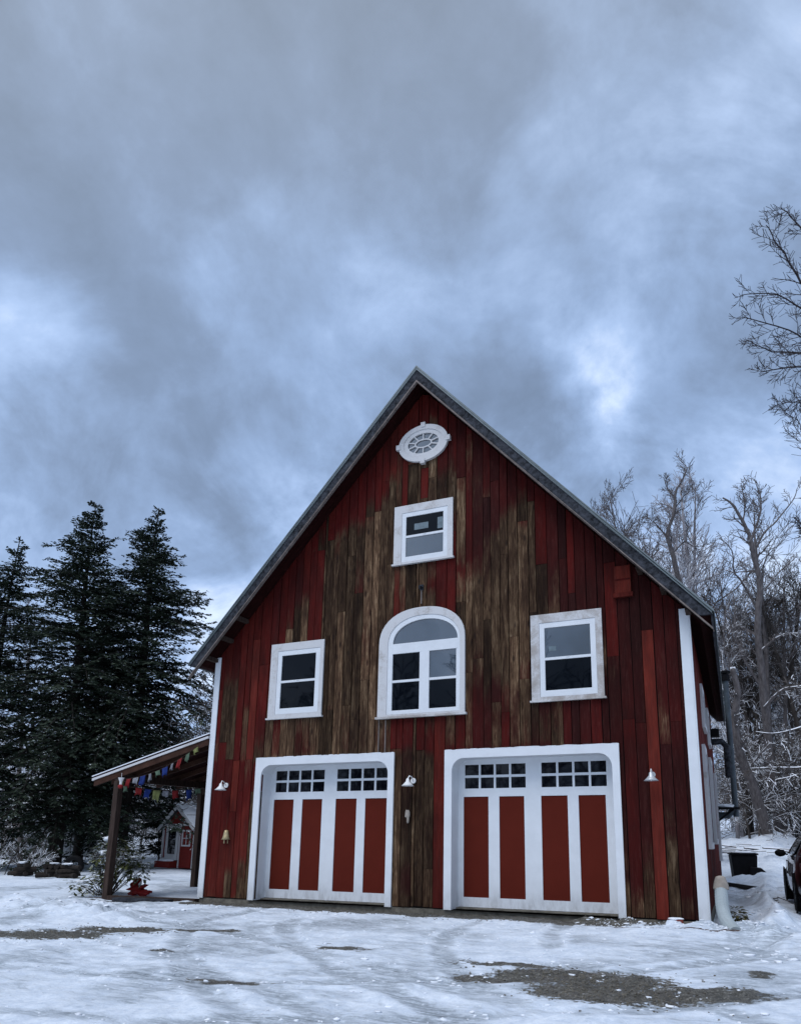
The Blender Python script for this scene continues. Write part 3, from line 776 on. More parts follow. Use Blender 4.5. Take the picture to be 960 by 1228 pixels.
b = MB(); b.blob((-.3,0,2.22),.35,.22,.07,4); b.build('snow_cap', M['snow'], t)
t = empty('vent_duct', (10.42, 8.2, 3.9)); tag(t, 'short dark vent duct with snow on its elbow under the right eave', 'duct')
b = MB(); b.tube([(-.2,0,.0),(.1,0,.0),(.22,0,-.15),(.22,0,-1.0)], .09, 12); b.build('pipe', M['fascia'], t)
b = MB(); b.box(-.20,.05,-.2,.2,.14,.34); b.build('box', M['black'], t)

# drain hose at corner
t = empty('drain_pipe', (10.40, -.02, 0)); tag(t, 'white curved plastic drain pipe at the right front corner of the barn', 'drain pipe')
pts = [(0.02,.14,.50),(.02,.02,.38),(.03,-.12,.22),(.07,-.32,.08),(.14,-.52,.00),(.20,-.75,-.05)]
b = MB(); sp = spl(pts, 8); b.tube(sp, [.098+.006*(k%2) for k in range(len(sp))], 14); b.build('pipe', M['hose'], t, smooth=False)
b = MB(); b.lathe([(.02,.72),(.075,.70),(.11,.60),(.125,.52),(.115,.50),(.02,.50)], 14, (.02,.16,0)); b.build('cap', M['tan'], t)

# things lying at the wall foot
b = MB(); b.box(-.11,.11,-.05,.05,-.02,.045); o = bevel(b.build('brick', mat_simple('red_brick',(.16,.035,.025),.85,.3,9), loc=(9.72,-.22,.0)), .008)
tag(o, 'single red brick on the snow at the right corner of the barn', 'brick')
s = MB(); s.blob((0,0,.055),.12,.055,.02,2); s.build('snow_cap', M['snow'], o)

# ------------------------------------------------------------------ lean-to porch
lt = empty('lean_to_porch', (-1.7,1.2,0)); tag(lt, 'open timber lean-to porch with snow edged roof on the left side of the barn', 'porch')
def P(*p): return (p[0]+1.7, p[1]-1.2, p[2])
LZ = lambda x: 3.52+ (x)*.2566
r_ = MB(); i = len(r_.v)
xa, xb, ya, yb = -3.43, -.05, -.06, 4.4
def slab2(mb, o0, o1, xa, xb, ya, yb):
    i = len(mb.v)
    for y in (ya, yb):
        for x, o in ((xa,o0),(xb,o0),(xb,o1),(xa,o1)): mb.vert(P(x, y, LZ(x)+o))
    for f_ in ((0,3,2,1),(4,5,6,7),(0,1,5,4),(1,2,6,5),(2,3,7,6),(3,0,4,7)): mb.f.append(tuple(i+k for k in f_))
slab2(r_, -.045, 0, xa, xb, ya, yb); ro = r_.build('roof', M['soffit'], lt)
s = MB(); slab2(s, .002, .024, xa-.02, xb, ya-.015, yb); s.build('snow_cap', M['snow'], ro)
s = MB(); slab2(s, -.10, -.046, xa+.01, xb, ya-.03, ya+.03); s.build('roof_edge', M['trim2'], ro)
f2 = MB(); slab2(f2, -.24, -.101, xa+.06, xb, ya-.005, ya+.04); f2.build('barge_board', M['rafter'], lt)
for k in range(6):
    y = .45+k*.72; b = MB(); slab2(b, -.17, -.047, xa+.08, xb, y-.03, y+.03); b.build('rafter', M['rafter'], lt)
b = MB()
for k in range(9): x = xa+.25+k*.38; slab2(b, -.046, -.0455, x, x+.1, ya+.05, yb-.05)
b = MB(); b.box(*[v for v in (-2.72+1.7,-2.58+1.7)], -.05-1.2, 4.3-1.2, 2.52, 2.68); b.build('beam', M['post'], lt)
b = MB(); b.box(-3.35+1.7, -.05+1.7, 3.39-1.2, 3.51-1.2, 2.40, 2.56); b.build('beam', M['post'], lt)
for (px_, py_) in ((-2.65,0),(-3.25,3.45)):
    b = MB(); b.box(px_-.075+1.7, px_+.075+1.7, py_-.075-1.2, py_+.075-1.2, -.2, 2.52); bevel(b.build('post', M['post'], lt), .01)
    b = MB(); b.obox(P(px_,py_+.1,1.95), P(px_,py_+.55,2.5), .07, .07); 
    if py_ > 1: b.build('brace', M['post'], lt)
b = MB(); b.obox(P(-2.62,-.03,-.10), P(-.05,-.03,-.08), .14, .10); b.build('sill_beam', M['post'], lt)
b = MB(); b.box(1.7-2.0,1.7-.55,-1.65,-1.38,-.14,-.045); b.build('step', M['fascia'], lt)

# prayer flags
fl = empty('prayer_flag_string', (-1.6,-.15,2.6)); tag(fl, 'string of small coloured prayer flags hanging from the front edge of the porch roof', 'flags')
colr = {'yellow':(.22,.23,.08),'green':(.10,.15,.10),'white':(.24,.24,.26),'blue':(.012,.03,.15),'red':(.20,.015,.015)}
FM = {k: mat_simple('flag_'+k, v, .9, .3, 9) for k, v in colr.items()}
def bezier(a, b, sag, n=12): return [Vector(a).lerp(Vector(b), i/n) - Vector((0,0,sag*4*(i/n)*(1-i/n))) for i in range(n+1)]
l1 = bezier((-2.62,-.16,2.55),(-.12,-.16,3.32),.22); l2 = bezier((-2.62,-.10,2.45),(-.6,1.6,2.62),.20)
s = MB()
for l in (l1,l2): s.tube([p-Vector((-1.6,-.15,2.6)) for p in l], .006, 4)
s.build('cord', M['post'], fl)
seq1 = ['yellow','red','white','blue','white','green','blue','white','red','green','yellow']
seq2 = ['green','red','blue','yellow','white','red','blue','green']
def flag(p, d, col, w, h, seed):
    b = MB(); n = 4; r2 = random.Random(seed); tw = r2.uniform(-.5,.5); fold = r2.uniform(.55,1)
    d = Vector((d.x, d.y, d.z)).normalized()
    for i in range(n+1):
        for j in range(n+1):
            u, v = i/n-.5, j/n
            q = p + d*(u*w*(1-.35*v*r2.random())*fold) + Vector((tw*.3*v*h, .05*math.sin(u*7+seed)*v+.02, -v*h*(1-.15*math.cos(u*5+seed))))
            b.vert(q-Vector((-1.6,-.15,2.6)))
    for i in range(n):
        for j in range(n): a = i*(n+1)+j; b.f.append((a, a+n+1, a+n+2, a+1))
    o = b.build('flag', FM[col], fl, smooth=True); m = o.modifiers.new('thick','SOLIDIFY'); m.thickness = .004
for k, c in enumerate(seq1): flag(l1[k+1] if k < 11 else l1[-1], l1[k+1]-l1[k], c, .11+.10*((k*37)%7)/7, .12+.12*((k*53)%5)/5, k)
for k, c in enumerate(seq2): flag(l2[k+1]+Vector((((k*29)%5-2)*.03,0,0)), l2[k+1]-l2[k], c, .13+.14*((k*41)%6)/6, .13+.15*((k*23)%7)/7, k+30)
# hanging feeder near the post
t = empty('hanging_ornament', (-2.35,-.22,2.36)); tag(t, 'small white and red ornament hanging under the corner of the porch roof', 'ornament')
b = MB(); b.lathe([(.0,.22),(.07,.22),(.03,.12),(.03,.06),(.0,.06)], 10); b.tube([(0,0,.22),(0,0,.33)],.005,4); b.build('bottle', M['lampwhite'], t)
b = MB(); b.blob((0,0,.02),.06,.06,.05,1,rough=.1); b.build('base', FM['red'], t, smooth=True)

# ------------------------------------------------------------------ garden shed behind the porch
sh = empty('garden_shed', (-10.55, 10.6, -.12), R(-14)); sh.scale = (1.1,1.1,1.06); tag(sh, 'little red garden shed with snowy gable roof seen through the porch', 'shed')
W2, D2, H2, HA = 1.0, 3.2, 1.62, 2.35
red2 = mat_simple('shed_red', (.16,.012,.008), .7, .2, 3, stretch=(1,1,6), bmp=.2)
b = MB(); b.prism([(-W2,.05),(W2,.05),(W2,H2),(0,HA),(-W2,H2)], 0, D2); b.build('wall', red2, sh)
for sgn in (-1,1):
    b = MB(); x0_, x1_ = sgn*(W2+.14), 0; z0_, z1_ = H2-.14, HA
    b.prism([(x0_,z0_+.01),(x1_,z1_+.02),(x1_,z1_+.08),(x0_,z0_+.07)][::-sgn], -.18, D2+.15); b.build('roof', M['galv'], sh)
    b = MB(); b.prism([(x0_,z0_+.072),(x1_,z1_+.082),(x1_,z1_+.17),(x0_,z0_+.14)][::-sgn], -.17, D2+.14); b.build('snow_cap', M['snow'], sh)
    b = MB(); b.obox((x0_,-.19,z0_+.02),(0,-.19,z1_+.02),.03,.13); b.build('bargeboard', M['trim2'], sh)
b = MB(); b.ringprism(rect(-.80,.0,.42,1.66), rect(-.66,-.14,.56,1.54), -.05, -.003); b.box(-.86,.05,-.10,-.0035,.34,.42); o = b.build('window', M['trim2'], sh)
b = MB(); b.box(-.66,-.14,-.03,-.004,.56,1.54); b.build('pane', M['doorglass'], o)
b = MB(); b.box(.14,.86,-.03,-.003,.06,1.60); o = b.build('door', red2, sh)
b = MB(); b.ringprism(rect(.24,.78,.86,1.48), rect(.30,.72,.92,1.42), -.06, -.031); b.box(.50,.53,-.055,-.031,.92,1.42); b.box(.30,.72,-.055,-.031,1.15,1.18); b.build('door_window', M['trim2'], o)
b = MB(); b.box(.08,.135,-.06,-.003,.05,1.66); b.box(-1.02,-.96,-.06,-.003,.05,1.62); b.box(.95,1.02,-.06,-.003,.05,1.62); b.box(-1.02,1.02,-.065,-.004,1.63,1.71); b.build('trim', M['trim2'], sh)
b = MB(); b.box(-.92,.04,-.35,-.0035,.06,.30); b.build('planter_box', red2, sh)
b = MB(); b.blob((-.45,-.18,.32),.46,.16,.06,3); b.build('snow_cap', M['snow'], sh)

# far outbuilding at the left edge
fb = empty('outbuilding', (-27.5, 15.6, .05), R(-30)); tag(fb, 'low white outbuilding with dark brown doors far behind the evergreens', 'building')
b = MB(); b.box(-3.2,3.2,0,4,0,2.0); b.prism([(-3.2,2.0),(3.2,2.0),(0,3.6)],0,4); b.build('wall', mat_simple('gray_white_siding',(.42,.44,.46),.8,.2,4), fb)
for xx in (-1.9,.0,1.9):
    b = MB(); b.box(xx-.75,xx+.75,-.04,-.002,.05,1.8); b.build('door', mat_simple('brown_door',(.05,.03,.02),.8,.3,4), fb)
for sgn in (-1,1):
    b = MB(); b.prism([(sgn*3.5,1.86),(0,3.62),(0,3.80),(sgn*3.5,2.04)][::-sgn], -.3, 4.3); b.build('roof', M['snow'], fb)
hb = empty('farmhouse', (-36, 34, .4), R(-25)); tag(hb, 'pale farmhouse with snowy roof barely seen between the evergreen trunks', 'house')
b = MB(); b.box(-5,5,0,7,0,3.2); b.prism([(-5,3.2),(5,3.2),(0,6.2)],0,7); b.build('wall', mat_simple('pale_siding',(.45,.46,.46),.8,.15,4), hb)
for xx in (-3,-1,1,3):
    b = MB(); b.box(xx-.4,xx+.4,-.05,-.002,1.2,2.4); b.build('window', M['doorglass'], hb)
for sgn in (-1,1):
    b = MB(); b.prism([(sgn*5.4,2.96),(0,6.22),(0,6.45),(sgn*5.4,3.2)][::-sgn], -.4, 7.4); b.build('roof', M['snow'], hb)

# ------------------------------------------------------------------ shrub, red sled, tyres
def leaf_cluster(mb, c, r, n, size, rr, droop=.2):
    for _ in range(n):
        d = Vector((rr.gauss(0,1), rr.gauss(0,1), rr.gauss(0,1))).normalized(); p = Vector(c)+d*r*rr.random()**.4
        a = Vector((d.x, d.y, d.z*.3-droop)).normalized(); s_ = a.cross(Vector((0,0,1))).normalized()*size*.22
        L_ = size*rr.uniform(.7,1.2); i = len(mb.v)
        mb.vert(p); mb.vert(p+a*L_*.5+s_+Vector((0,0,.01))); mb.vert(p+a*L_); mb.vert(p+a*L_*.5-s_+Vector((0,0,.01))); mb.f.append((i,i+1,i+2,i+3))
sb = empty('snowy_shrub', (-3.35,.55,-.12)); tag(sb, 'leafy green rhododendron shrub loaded with snow beside the front porch post', 'shrub')
rr = random.Random(3)
b = MB(); sn = MB(); st_ = MB()
for k in range(46):
    a = rr.uniform(0,6.28); rad = rr.random()**.6; x, y = 1.05*rad*math.cos(a)+.05, .55*rad*math.sin(a)
    h_ = (1.45 - .85*rad + (.25 if x > 0 else -.35))*rr.uniform(.45,1)
    leaf_cluster(b, (x,y,h_), .20, 20, .19, rr)
    if rr.random() < .28: sn.blob((x,y,h_+.10), rr.uniform(.06,.16), rr.uniform(.06,.13), rr.uniform(.03,.06), k, n=7, m=5, rough=.8)
    st_.tube([(x*.2,y*.2,0),(x*.6,y*.6,h_*.6),(x,y,h_)], .01, 4)
b.build('foliage', M['rhodo'], sb); sn.build('snow_cap', M['snow'], sb, smooth=True); st_.build('stem', M['bark'], sb)
b = MB()
b.blob((0,0,.10),.24,.16,.12,4,n=16,m=10,rough=1.2); b.blob((.30,-.05,.05),.20,.10,.06,7,n=12,m=8,rough=1.2); b.blob((-.1,.05,.22),.11,.09,.10,9,n=12,m=8,rough=1.2)
o = b.build('red_bundle', mat_simple('red_cloth',(.24,.008,.006),.6,.15,5), loc=(-2.75,.95,-.10), smooth=True); tag(o, 'bright red cloth bundle lying in the snow behind the porch post', 'bundle')
for k,(x,y,r,lab) in enumerate([(-11.6,4.6,.30,'dark snow dusted log pile leftmost under the evergreens'),(-10.0,4.5,.26,'dark lump of firewood second from the left under the evergreens'),(-9.25,4.35,.30,'dark rounded wood pile beside the near hemlock trunk')]):
    b = MB(); r2 = random.Random(k)
    for q in range(11):
        a = r2.uniform(-1.2,1.2); cx, cz = r2.uniform(-.30,.30), .08+.13*(q%3)
        b.tube([(cx-.3*math.cos(a),-.25*math.sin(a)+r2.uniform(-.1,.1),cz),(cx+.3*math.cos(a),.25*math.sin(a),cz+.03)], r2.uniform(.06,.10), 8)
    o = b.build('firewood_pile', M['hemtrunk'], loc=(x,y,-.12)); tag(o, lab, 'firewood', 'wood piles under the evergreens')
    s = MB(); s.blob((.08,0,.46),.20,.12,.03,k,rough=1.2); s.build('snow_cap', M['snow'], o, smooth=True)
t = empty('tire', (-10.4,5.6,.22), R(20)); tag(t, 'old black tire standing on edge at the foot of the hemlock', 'tire')
b = MB(); b.lathe([(.20,-.08),(.30,-.10),(.34,-.06),(.34,.06),(.30,.10),(.20,.08),(.20,-.08)], 24, axis='y'); b.build('tread', M['black'], t, smooth=True)

# ------------------------------------------------------------------ trees
def branch(mb, p, d, ln, r, depth, rr, P_, nseg=None):
    """P_ : dict(n=children per level, up, wob, spread, sides)"""
    nseg = nseg or (5 if depth > 1 else 3 if depth == 1 else 2)
    pts = [Vector(p)]; rad = [r]; d = Vector(d).normalized()
    for k in range(nseg):
        d = (d + Vector((rr.gauss(0,1), rr.gauss(0,1), rr.gauss(0,1)))*P_['wob'] + Vector((0,0,P_['up']))).normalized()
        pts.append(pts[-1]+d*ln/nseg); rad.append(r*(1-.75*(k+1)/nseg))
    mb.tube(pts, [max(P_['rmin'], q) for q in rad], 3 if depth <= 1 else 5, cap=False)
    if depth <= 0: return
    grow_on(mb, pts, rad, depth, rr, P_, ln)
def grow_on(mb, pts, rad, depth, rr, P_, ln, t0=.2):
    nc = P_['n'][depth]; 
    for c in range(nc):
        t = t0+(1-t0)*(c+rr.random())/nc*.98; f_ = t*(len(pts)-1); k = min(int(f_), len(pts)-2)
        q = pts[k].lerp(pts[k+1], f_-k); dd = (pts[k+1]-pts[k]).normalized()
        o = dd.orthogonal().normalized(); o.rotate(Matrix.Rotation(rr.uniform(0,6.283), 3, dd))
        sp = P_['spread']*rr.uniform(.7,1.3); nd = (dd*math.cos(sp)+o*math.sin(sp))
        rq = rad[k]+(rad[k+1]-rad[k])*(f_-k)
        branch(mb, q, nd, ln*rr.uniform(.35,.6)*(1.15-.5*t), max(P_['rmin'], rq*.55), depth-1, rr, P_)

# --- hemlocks
def hemlock(name, loc, H, Rm, seed, label, z0=1.2, lean=(0,0), dens=1.0):
    rr = random.Random(seed); root = empty(name, loc); tag(root, label, 'evergreen tree', 'evergreens left of the barn')
    tr = MB(); n = 12
    def ax(z): return Vector((lean[0]*z/H + .1*math.sin(z*.5+seed), lean[1]*z/H, z))
    tr.tube([ax(H*i/n)-Vector((0,0,.3 if i == 0 else 0)) for i in range(n+1)], [max(.015,.27*(1-i/n)**.9*H/14) for i in range(n+1)], 9)
    tw = MB(); lf = MB()
    def spray(p, d, ln):
        d = Vector(d).normalized(); side = d.cross(Vector((0,0,1))).normalized()
        m = max(3, int(ln/.075))
        for i in range(m):
            t = (i+.5)/m; q = p+d*ln*t
            for s_ in (-1,1):
                if rr.random() < .06: continue
                a = (d*.75+side*s_*rr.uniform(.5,1.1)+Vector((0,0,rr.uniform(-.45,.25)))).normalized(); L_ = rr.uniform(.15,.27)*(1.1-.4*t)*min(1, .4+ln*1.4)
                w_ = a.cross(Vector((rr.gauss(0,.5),rr.gauss(0,.5),1))).normalized()*rr.uniform(.028,.055); i0 = len(lf.v)
                lf.vert(q-w_*.6); lf.vert(q+a*L_*.6-w_); lf.vert(q+a*L_); lf.vert(q+a*L_*.6+w_); lf.f.append((i0,i0+1,i0+2,i0+3))
    z = z0
    while z < H-.15:
        f_ = (z-z0)/(H-z0)
        nb = 7 if f_ < .8 else 5
        prof = min((1-f_)**1.0, .62-.10*(1-f_))*(.84+.16*math.sin(z*1.5+seed)+.12*math.sin(z*3.7+seed*2))
        if f_ > .92: nb = 3
        a0 = rr.uniform(0,6.28)
        for k in range(nb):
            if rr.random() < .12 or noise.noise(Vector((math.cos(a0+k)*1.5, math.sin(a0+k)*1.5, z*.6+seed))) > .36: continue
            a = a0+k*6.283/nb+rr.uniform(-.4,.4); ln = max(.14, Rm*prof*rr.choice([.45,.65,.8,.9,1.0,1.1,1.3])*rr.uniform(.85,1.1))
            up = .65-.60*(1-f_)+rr.uniform(-.2,.2)
            d = Vector((math.cos(a), math.sin(a), up)).normalized(); p = ax(min(H-.05, z+rr.uniform(-.3,.3))); pts = [p]
            if H-z < 1.6:
                if rr.random() < .35: continue
                ln = min(ln, .12+.30*(H-z)*rr.uniform(.5,1.1))
            ns = max(3, int(ln/.32))
            for q in range(ns):
                d = (d+Vector((rr.gauss(0,.06), rr.gauss(0,.06), -.075+(.13 if q > ns*.65 else -.03)+rr.gauss(0,.04)))).normalized(); pts.append(pts[-1]+d*ln/ns)
            tr.tube(pts, [max(.006,.032*ln/3*(1-j/len(pts))) for j in range(len(pts))], 3, cap=False)
            for j in range(1, len(pts)):
                if j/len(pts) < .18 and ln > 1.2: continue
                seg = (pts[j]-pts[j-1]).normalized(); side = seg.cross(Vector((0,0,1))).normalized()
                for s_ in (-1,1):
                    if rr.random() > .86*dens: continue
                    l2 = (.22+.42*math.sin(math.pi*min(1,.25+j/len(pts)*.8)))*rr.uniform(.6,1.25)*min(1,ln/1.5+.3)
                    dd = (seg*.7+side*s_*rr.uniform(.6,1.0)+Vector((0,0,rr.uniform(-.35,.12)))).normalized()
                    spray(pts[j].lerp(pts[j-1], rr.random()), dd, l2)
            spray(pts[-2], pts[-1]-pts[-2], min(.35, ln*.8))
        z += rr.uniform(.13,.20)/ (1 if f_ < .8 else 1.2)
    tr.build('trunk', M['hemtrunk'], root, smooth=True)
    lf.build('crown', M['hemleaf'], root)
    return root
hemlock('hemlock_tree', (-14.0,7.8,-.1), 15.5, 7.8, 11, 'tallest dark hemlock, in the middle of the evergreens left of the barn', 1.9, (-.2,.0))
hemlock('hemlock_tree', (-12.6,9.6,-.1), 15.8, 7.4, 23, 'dark hemlock nearest the barn with wide branches over the porch roof', 2.7, (.2,0))
hemlock('hemlock_tree', (-18.3,7.2,-.1), 14.3, 6.6, 37, 'shorter ragged hemlock at the left edge of the photo', 1.6, (.4,0))
hemlock('hemlock_tree', (-19.5,13.5,0), 13.2, 6.5, 41, 'dark hemlock standing behind the gap between the tallest two', 1.5, (0,0), .9)
hemlock('young_hemlock', (-13.6,13.2,0), 6.0, 2.6, 43, 'young hemlock with low snowy branches left of the red garden shed', .5, (0,0), .9)

# --- hand laid bare trees
def laid_tree(name, loc, label, limbs, mat, P_, seed, cat='bare tree', group=None, depth=2, lscale=1.0):
    rr = random.Random(seed); root = empty(name, loc); tag(root, label, cat, group); off = Vector(loc)
    for k, (pts, r0, r1, grow, t0) in enumerate(limbs):
        pts = [Vector(p)-off for p in pts]; sp = spl(pts, 4); n = len(sp)
        sp = [p+Vector((rr.gauss(0,1),rr.gauss(0,1),0))*.012*(1 if 0 < i < n-1 else 0) for i,p in enumerate(sp)]
        rad = [r0+(r1-r0)*i/(n-1) for i in range(n)]
        mb = MB(); mb.tube(sp, rad, 8)
        if k == 0:
            mb.build('trunk', mat, root, smooth=True)
            cr = MB()
        else: cr.v += []; cr.tube(sp, rad, 6)
        if grow:
            ln = sum((a-b).length for a,b in zip(sp, sp[1:]))*grow
            grow_on(cr, sp, rad, depth, rr, P_, ln, t0)
    cr.build('crown', mat, root)
    return root
PN = dict(n=[0,7,9,9], up=.07, wob=.17, spread=.75, rmin=.006)
PN3 = dict(PN, n=[0,6,8,17])
nt_ = [
 ([[14.18,7.21,-.1],[14.3,6.34,3.3],[14.35,5.47,7.07],[14.33,4.58,10.83],[14.3,3.82,14.03],[14.25,3.14,16.85]], .24, .05, 0, .6),
 ([[14.33,4.58,10.83],[13.39,3.48,12.06],[12.89,2.79,12.75],[12.51,2.21,13.14],[12.18,1.84,13.67],[11.95,1.56,14.02]], .06,.012,.27,.2),
 ([[14.21,3.54,12.72],[13.49,3.06,13.54],[13.01,2.73,14.12],[12.63,2.44,14.72],[12.35,2.26,15.02]], .05,.01,.30,.2),
 ([[14.39,4.7,10.45],[13.72,4.48,12.58],[13.11,4.52,13.71],[12.3,4.07,14.25],[11.48,3.74,14.24]], .05,.01,.22,.3),
 ([[14.37,4.74,10.27],[13.39,3.12,10.76],[12.71,2.19,11.21],[12.16,1.59,11.42],[11.31,1.0,11.52]], .05,.01,.24,.3),
 ([[14.37,4.87,9.7],[13.65,4.66,11.7],[12.95,4.67,12.81],[12.13,4.6,13.11],[11.56,4.49,13.53]], .05,.01,.22,.3),
 ([[14.39,4.96,9.32],[13.46,3.67,10.89],[12.75,2.77,11.16],[12.16,2.53,11.2],[11.62,2.33,11.1]], .045,.01,.22,.3),
 ([[14.4,5.23,8.2],[13.7,4.8,10.24],[12.9,4.41,11.46],[12.48,4.35,11.46],[12.08,4.3,11.46]], .04,.008,.2,.4),
 ([[14.32,5.73,5.94],[13.49,5.87,8.62],[12.91,5.75,10.47],[12.69,5.57,11.35],[12.54,5.48,11.95]], .04,.008,.3,.5),
 ([[14.26,5.88,5.18],[13.24,5.03,7.06],[12.59,4.57,7.9],[12.39,4.43,8.18],[12.32,4.35,8.41]], .04,.010,.18,.5)]
nt_ = [([[q[0]+.30,q[1],q[2]] for q in p_], a*(1 if k_==0 else .72), b*.8, g_, t_) for k_,(p_,a,b,g_,t_) in enumerate(nt_)]
laid_tree('bare_tree', (14.48,7.21,-.1), 'tall bare tree whose dark twigs reach in from the right edge of the sky', nt_, M['bark_top'], dict(PN3, n=[0,8,22], rmin=.0055), 5)

T1 = [
 ([[12.39,20.38,1.1],[12.26,19.73,3.83],[12.21,19.16,6.21],[12.17,18.66,8.26],[12.2,18.19,10.31],[12.4,17.95,11.67],[12.23,17.6,12.86],[12.15,17.41,13.55],[11.91,17.16,14.23],[11.57,16.86,14.91],[11.21,16.65,15.18]], .20,.03,.16,.35),
 ([[12.26,18.12,13.06],[12.72,18.1,13.93],[13.25,18.19,14.46],[13.98,18.28,15.33],[14.21,18.25,15.85]], .055,.014,.55,.1),
 ([[12.11,16.93,13.17],[12.54,16.87,14.18],[12.65,16.76,14.85],[12.49,16.5,15.68]], .055,.014,.55,.1),
 ([[12.3,18.6,10.6],[11.75,18.5,11.95],[11.45,18.26,12.48],[11.42,18.05,13.35],[10.96,17.74,13.87]], .055,.014,.42,.15),
 ([[12.35,18.2,11.2],[13.08,18.65,12.2],[13.79,18.79,12.83]], .045,.012,.6,.1),
 ([[11.93,17.3,14.25],[12.08,17.46,15.14],[11.98,17.32,16.01]], .04,.012,.7,.05),
 ([[12.2,18.9,6.6],[13.0,18.2,7.2],[14.2,17.8,7.0],[15.4,17.5,7.2]], .07,.02,.3,.2),
 ([[12.2,18.5,8.9],[13.1,18.0,9.4],[14.3,17.8,9.2]], .06,.02,.3,.2),
 ([[12.2,18.9,7.4],[11.6,18.6,8.5],[11.3,18.5,9.8],[11.4,18.4,11]], .07,.02,.3,.2)]
PT = dict(n=[0,8,12,9], up=.05, wob=.26, spread=.8, rmin=.0095)
laid_tree('bare_tree', (12.39,20.38,1.1), 'large crooked bare tree with twisting upper limbs rising right of the barn', T1, M['bark_mid'], PT, 8)
T3 = [([[11.9,19.07,1.1],[11.6,18.62,2.75],[11.33,18.28,3.74],[11.04,17.89,4.89],[11.0,17.61,6.04],[11.17,17.44,7.03],[11.06,17.17,8.02]], .24,.10,.2,.4),
      ([[11.3,18.2,3.9],[11.8,17.6,4.5],[12.2,17.4,4.9]], .05,.02,.5,.2),([[11.05,17.2,7.9],[10.8,17.0,9],[11.0,16.9,10.5]], .04,.012,.75,.1)]
laid_tree('bare_tree', (11.9,19.07,1.1), 'leaning brown trunk just right of the barn side wall', T3, M['bark_mid'], PT, 9)
T2 = [([[9.6,23.5,1.0],[9.6,23.0,6],[9.55,22.6,9.5],[9.49,22.26,11.83],[9.04,21.7,13.43],[8.78,21.22,15.02],[8.65,20.99,15.82],[9.03,20.9,16.83],[9.18,20.73,17.83],[9.53,20.73,18.43],[9.8,20.7,19.03]], .20,.02,.14,.5),
 ([[8.7,21.1,15.42],[8.29,20.77,16.14],[7.76,20.44,16.62]], .04,.012,.75,.1),([[8.77,21.77,15.02],[9.36,21.87,15.64],[9.73,22.06,15.43],[10.27,22.28,15.44]], .04,.012,.75,.1),
 ([[9.11,20.8,17.43],[8.82,20.54,18.02],[8.67,20.35,18.54]], .035,.012,.8,.05),([[9.08,20.88,17.03],[9.55,20.92,17.63],[10.03,21.02,18.03]], .035,.012,.8,.05),
 ([[9.2,22,12.8],[8.5,21.6,13.9],[8.0,21.5,14.4],[7.4,21.3,15.2]], .04,.012,.6,.1)]
laid_tree('bare_tree', (9.6,23.5,1.0), 'bare tree with a zigzag crown standing up behind the right roof slope', T2, M['bark_mid'], PT, 12)

# --- prototypes for the woods, copied
def proto(name, H, seed, nlimb, z_lo, mat, P_, spread_up, r0, lean=0, limb=.36, depth=2):
    rr = random.Random(seed); root = empty(name, (0,0,0))
    pts = [Vector((0,0,-.3))]; d = Vector((lean,0,1)).normalized(); n = 9
    for i in range(n):
        d = (d+Vector((rr.gauss(0,.05),rr.gauss(0,.05),.03))).normalized(); pts.append(pts[-1]+d*H/n)
    rad = [r0*(1-i/n)**.8+.012 for i in range(n+1)]
    t = MB(); t.tube(pts, rad, 7); t.build('trunk', mat, root, smooth=True)
    c = MB()
    for k in range(nlimb):
        tt = z_lo+(1-z_lo)*(k+rr.random())/nlimb; f_ = tt*n; i = min(int(f_), n-1); p = pts[i].lerp(pts[i+1], f_-i)
        a = rr.uniform(0,6.283); dd = Vector((math.cos(a), math.sin(a), spread_up*rr.uniform(.5,1.4)))
        branch(c, p, dd, H*limb*(1.15-tt)*rr.uniform(.6,1.2)+.5, rad[i]*.42, depth, rr, P_)
    c.build('crown', mat, root); return root
PW = dict(n=[0,6,8,8], up=.07, wob=.17, spread=.6, rmin=.0085)
PS = dict(n=[0,5,7,8], up=.00, wob=.16, spread=.85, rmin=.013)
protos = [proto('bare_tree', 14, 101, 17, .35, M['bark_far'], PW, 1.0, .20),
          proto('bare_tree', 15, 102, 16, .45, M['bark_mid'], PW, 1.4, .15, .05),
          proto('bare_tree', 12, 103, 20, .25, M['bark_far'], PW, .8, .13),
          proto('bare_tree', 13, 104, 15, .45, M['bark'], PW, 1.2, .17),
          proto('bare_tree', 10, 105, 20, .12, M['bark_snow'], PS, .45, .09, .08),
          proto('bare_tree', 7, 106, 26, .08, M['bark_snow'], PS, .35, .06),
          proto('bare_tree', 9, 107, 24, .38, M['bark_snow'], PS, .45, .08)]
used = set()
def place(i, x, y, s, rz, label, group):
    p = protos[i]
    o = p if i not in used else copy_tree(p)
    used.add(i)
    o.location = (x, y, base_z(x,y)-.05); o.scale = (s,s,s); o.rotation_euler = (0,0,rz)
    tag(o, label, 'bare tree', group)
rr = random.Random(77)
G1 = 'bare woodland trees behind the right side of the barn'
for k in range(56):
    y = 20.5+ (k/56)**1.1*34
    # lie inside the wedge seen between barn side and frame edge, plus some over the roof
    u = rr.random()
    lo, hi = 10.75-.001*(y), 12.6+.17*(y+2)
    x = lo+(hi-lo)*u
    i = rr.choice([0,0,2,3,2,1,2,4,4,5])
    s = rr.uniform(.75,1.0)
    if i == 4: lab = 'snow laden thin tree in the woods right of the barn'
    elif i == 5: lab = 'low snow covered sapling in the woods right of the barn'
    elif i == 3: lab = 'dark trunked bare tree in the woods right of the barn'
    else: lab = 'slender gray bare tree in the woods right of the barn'
    place(i, x, y, s, rr.uniform(0,6.28), lab, G1)
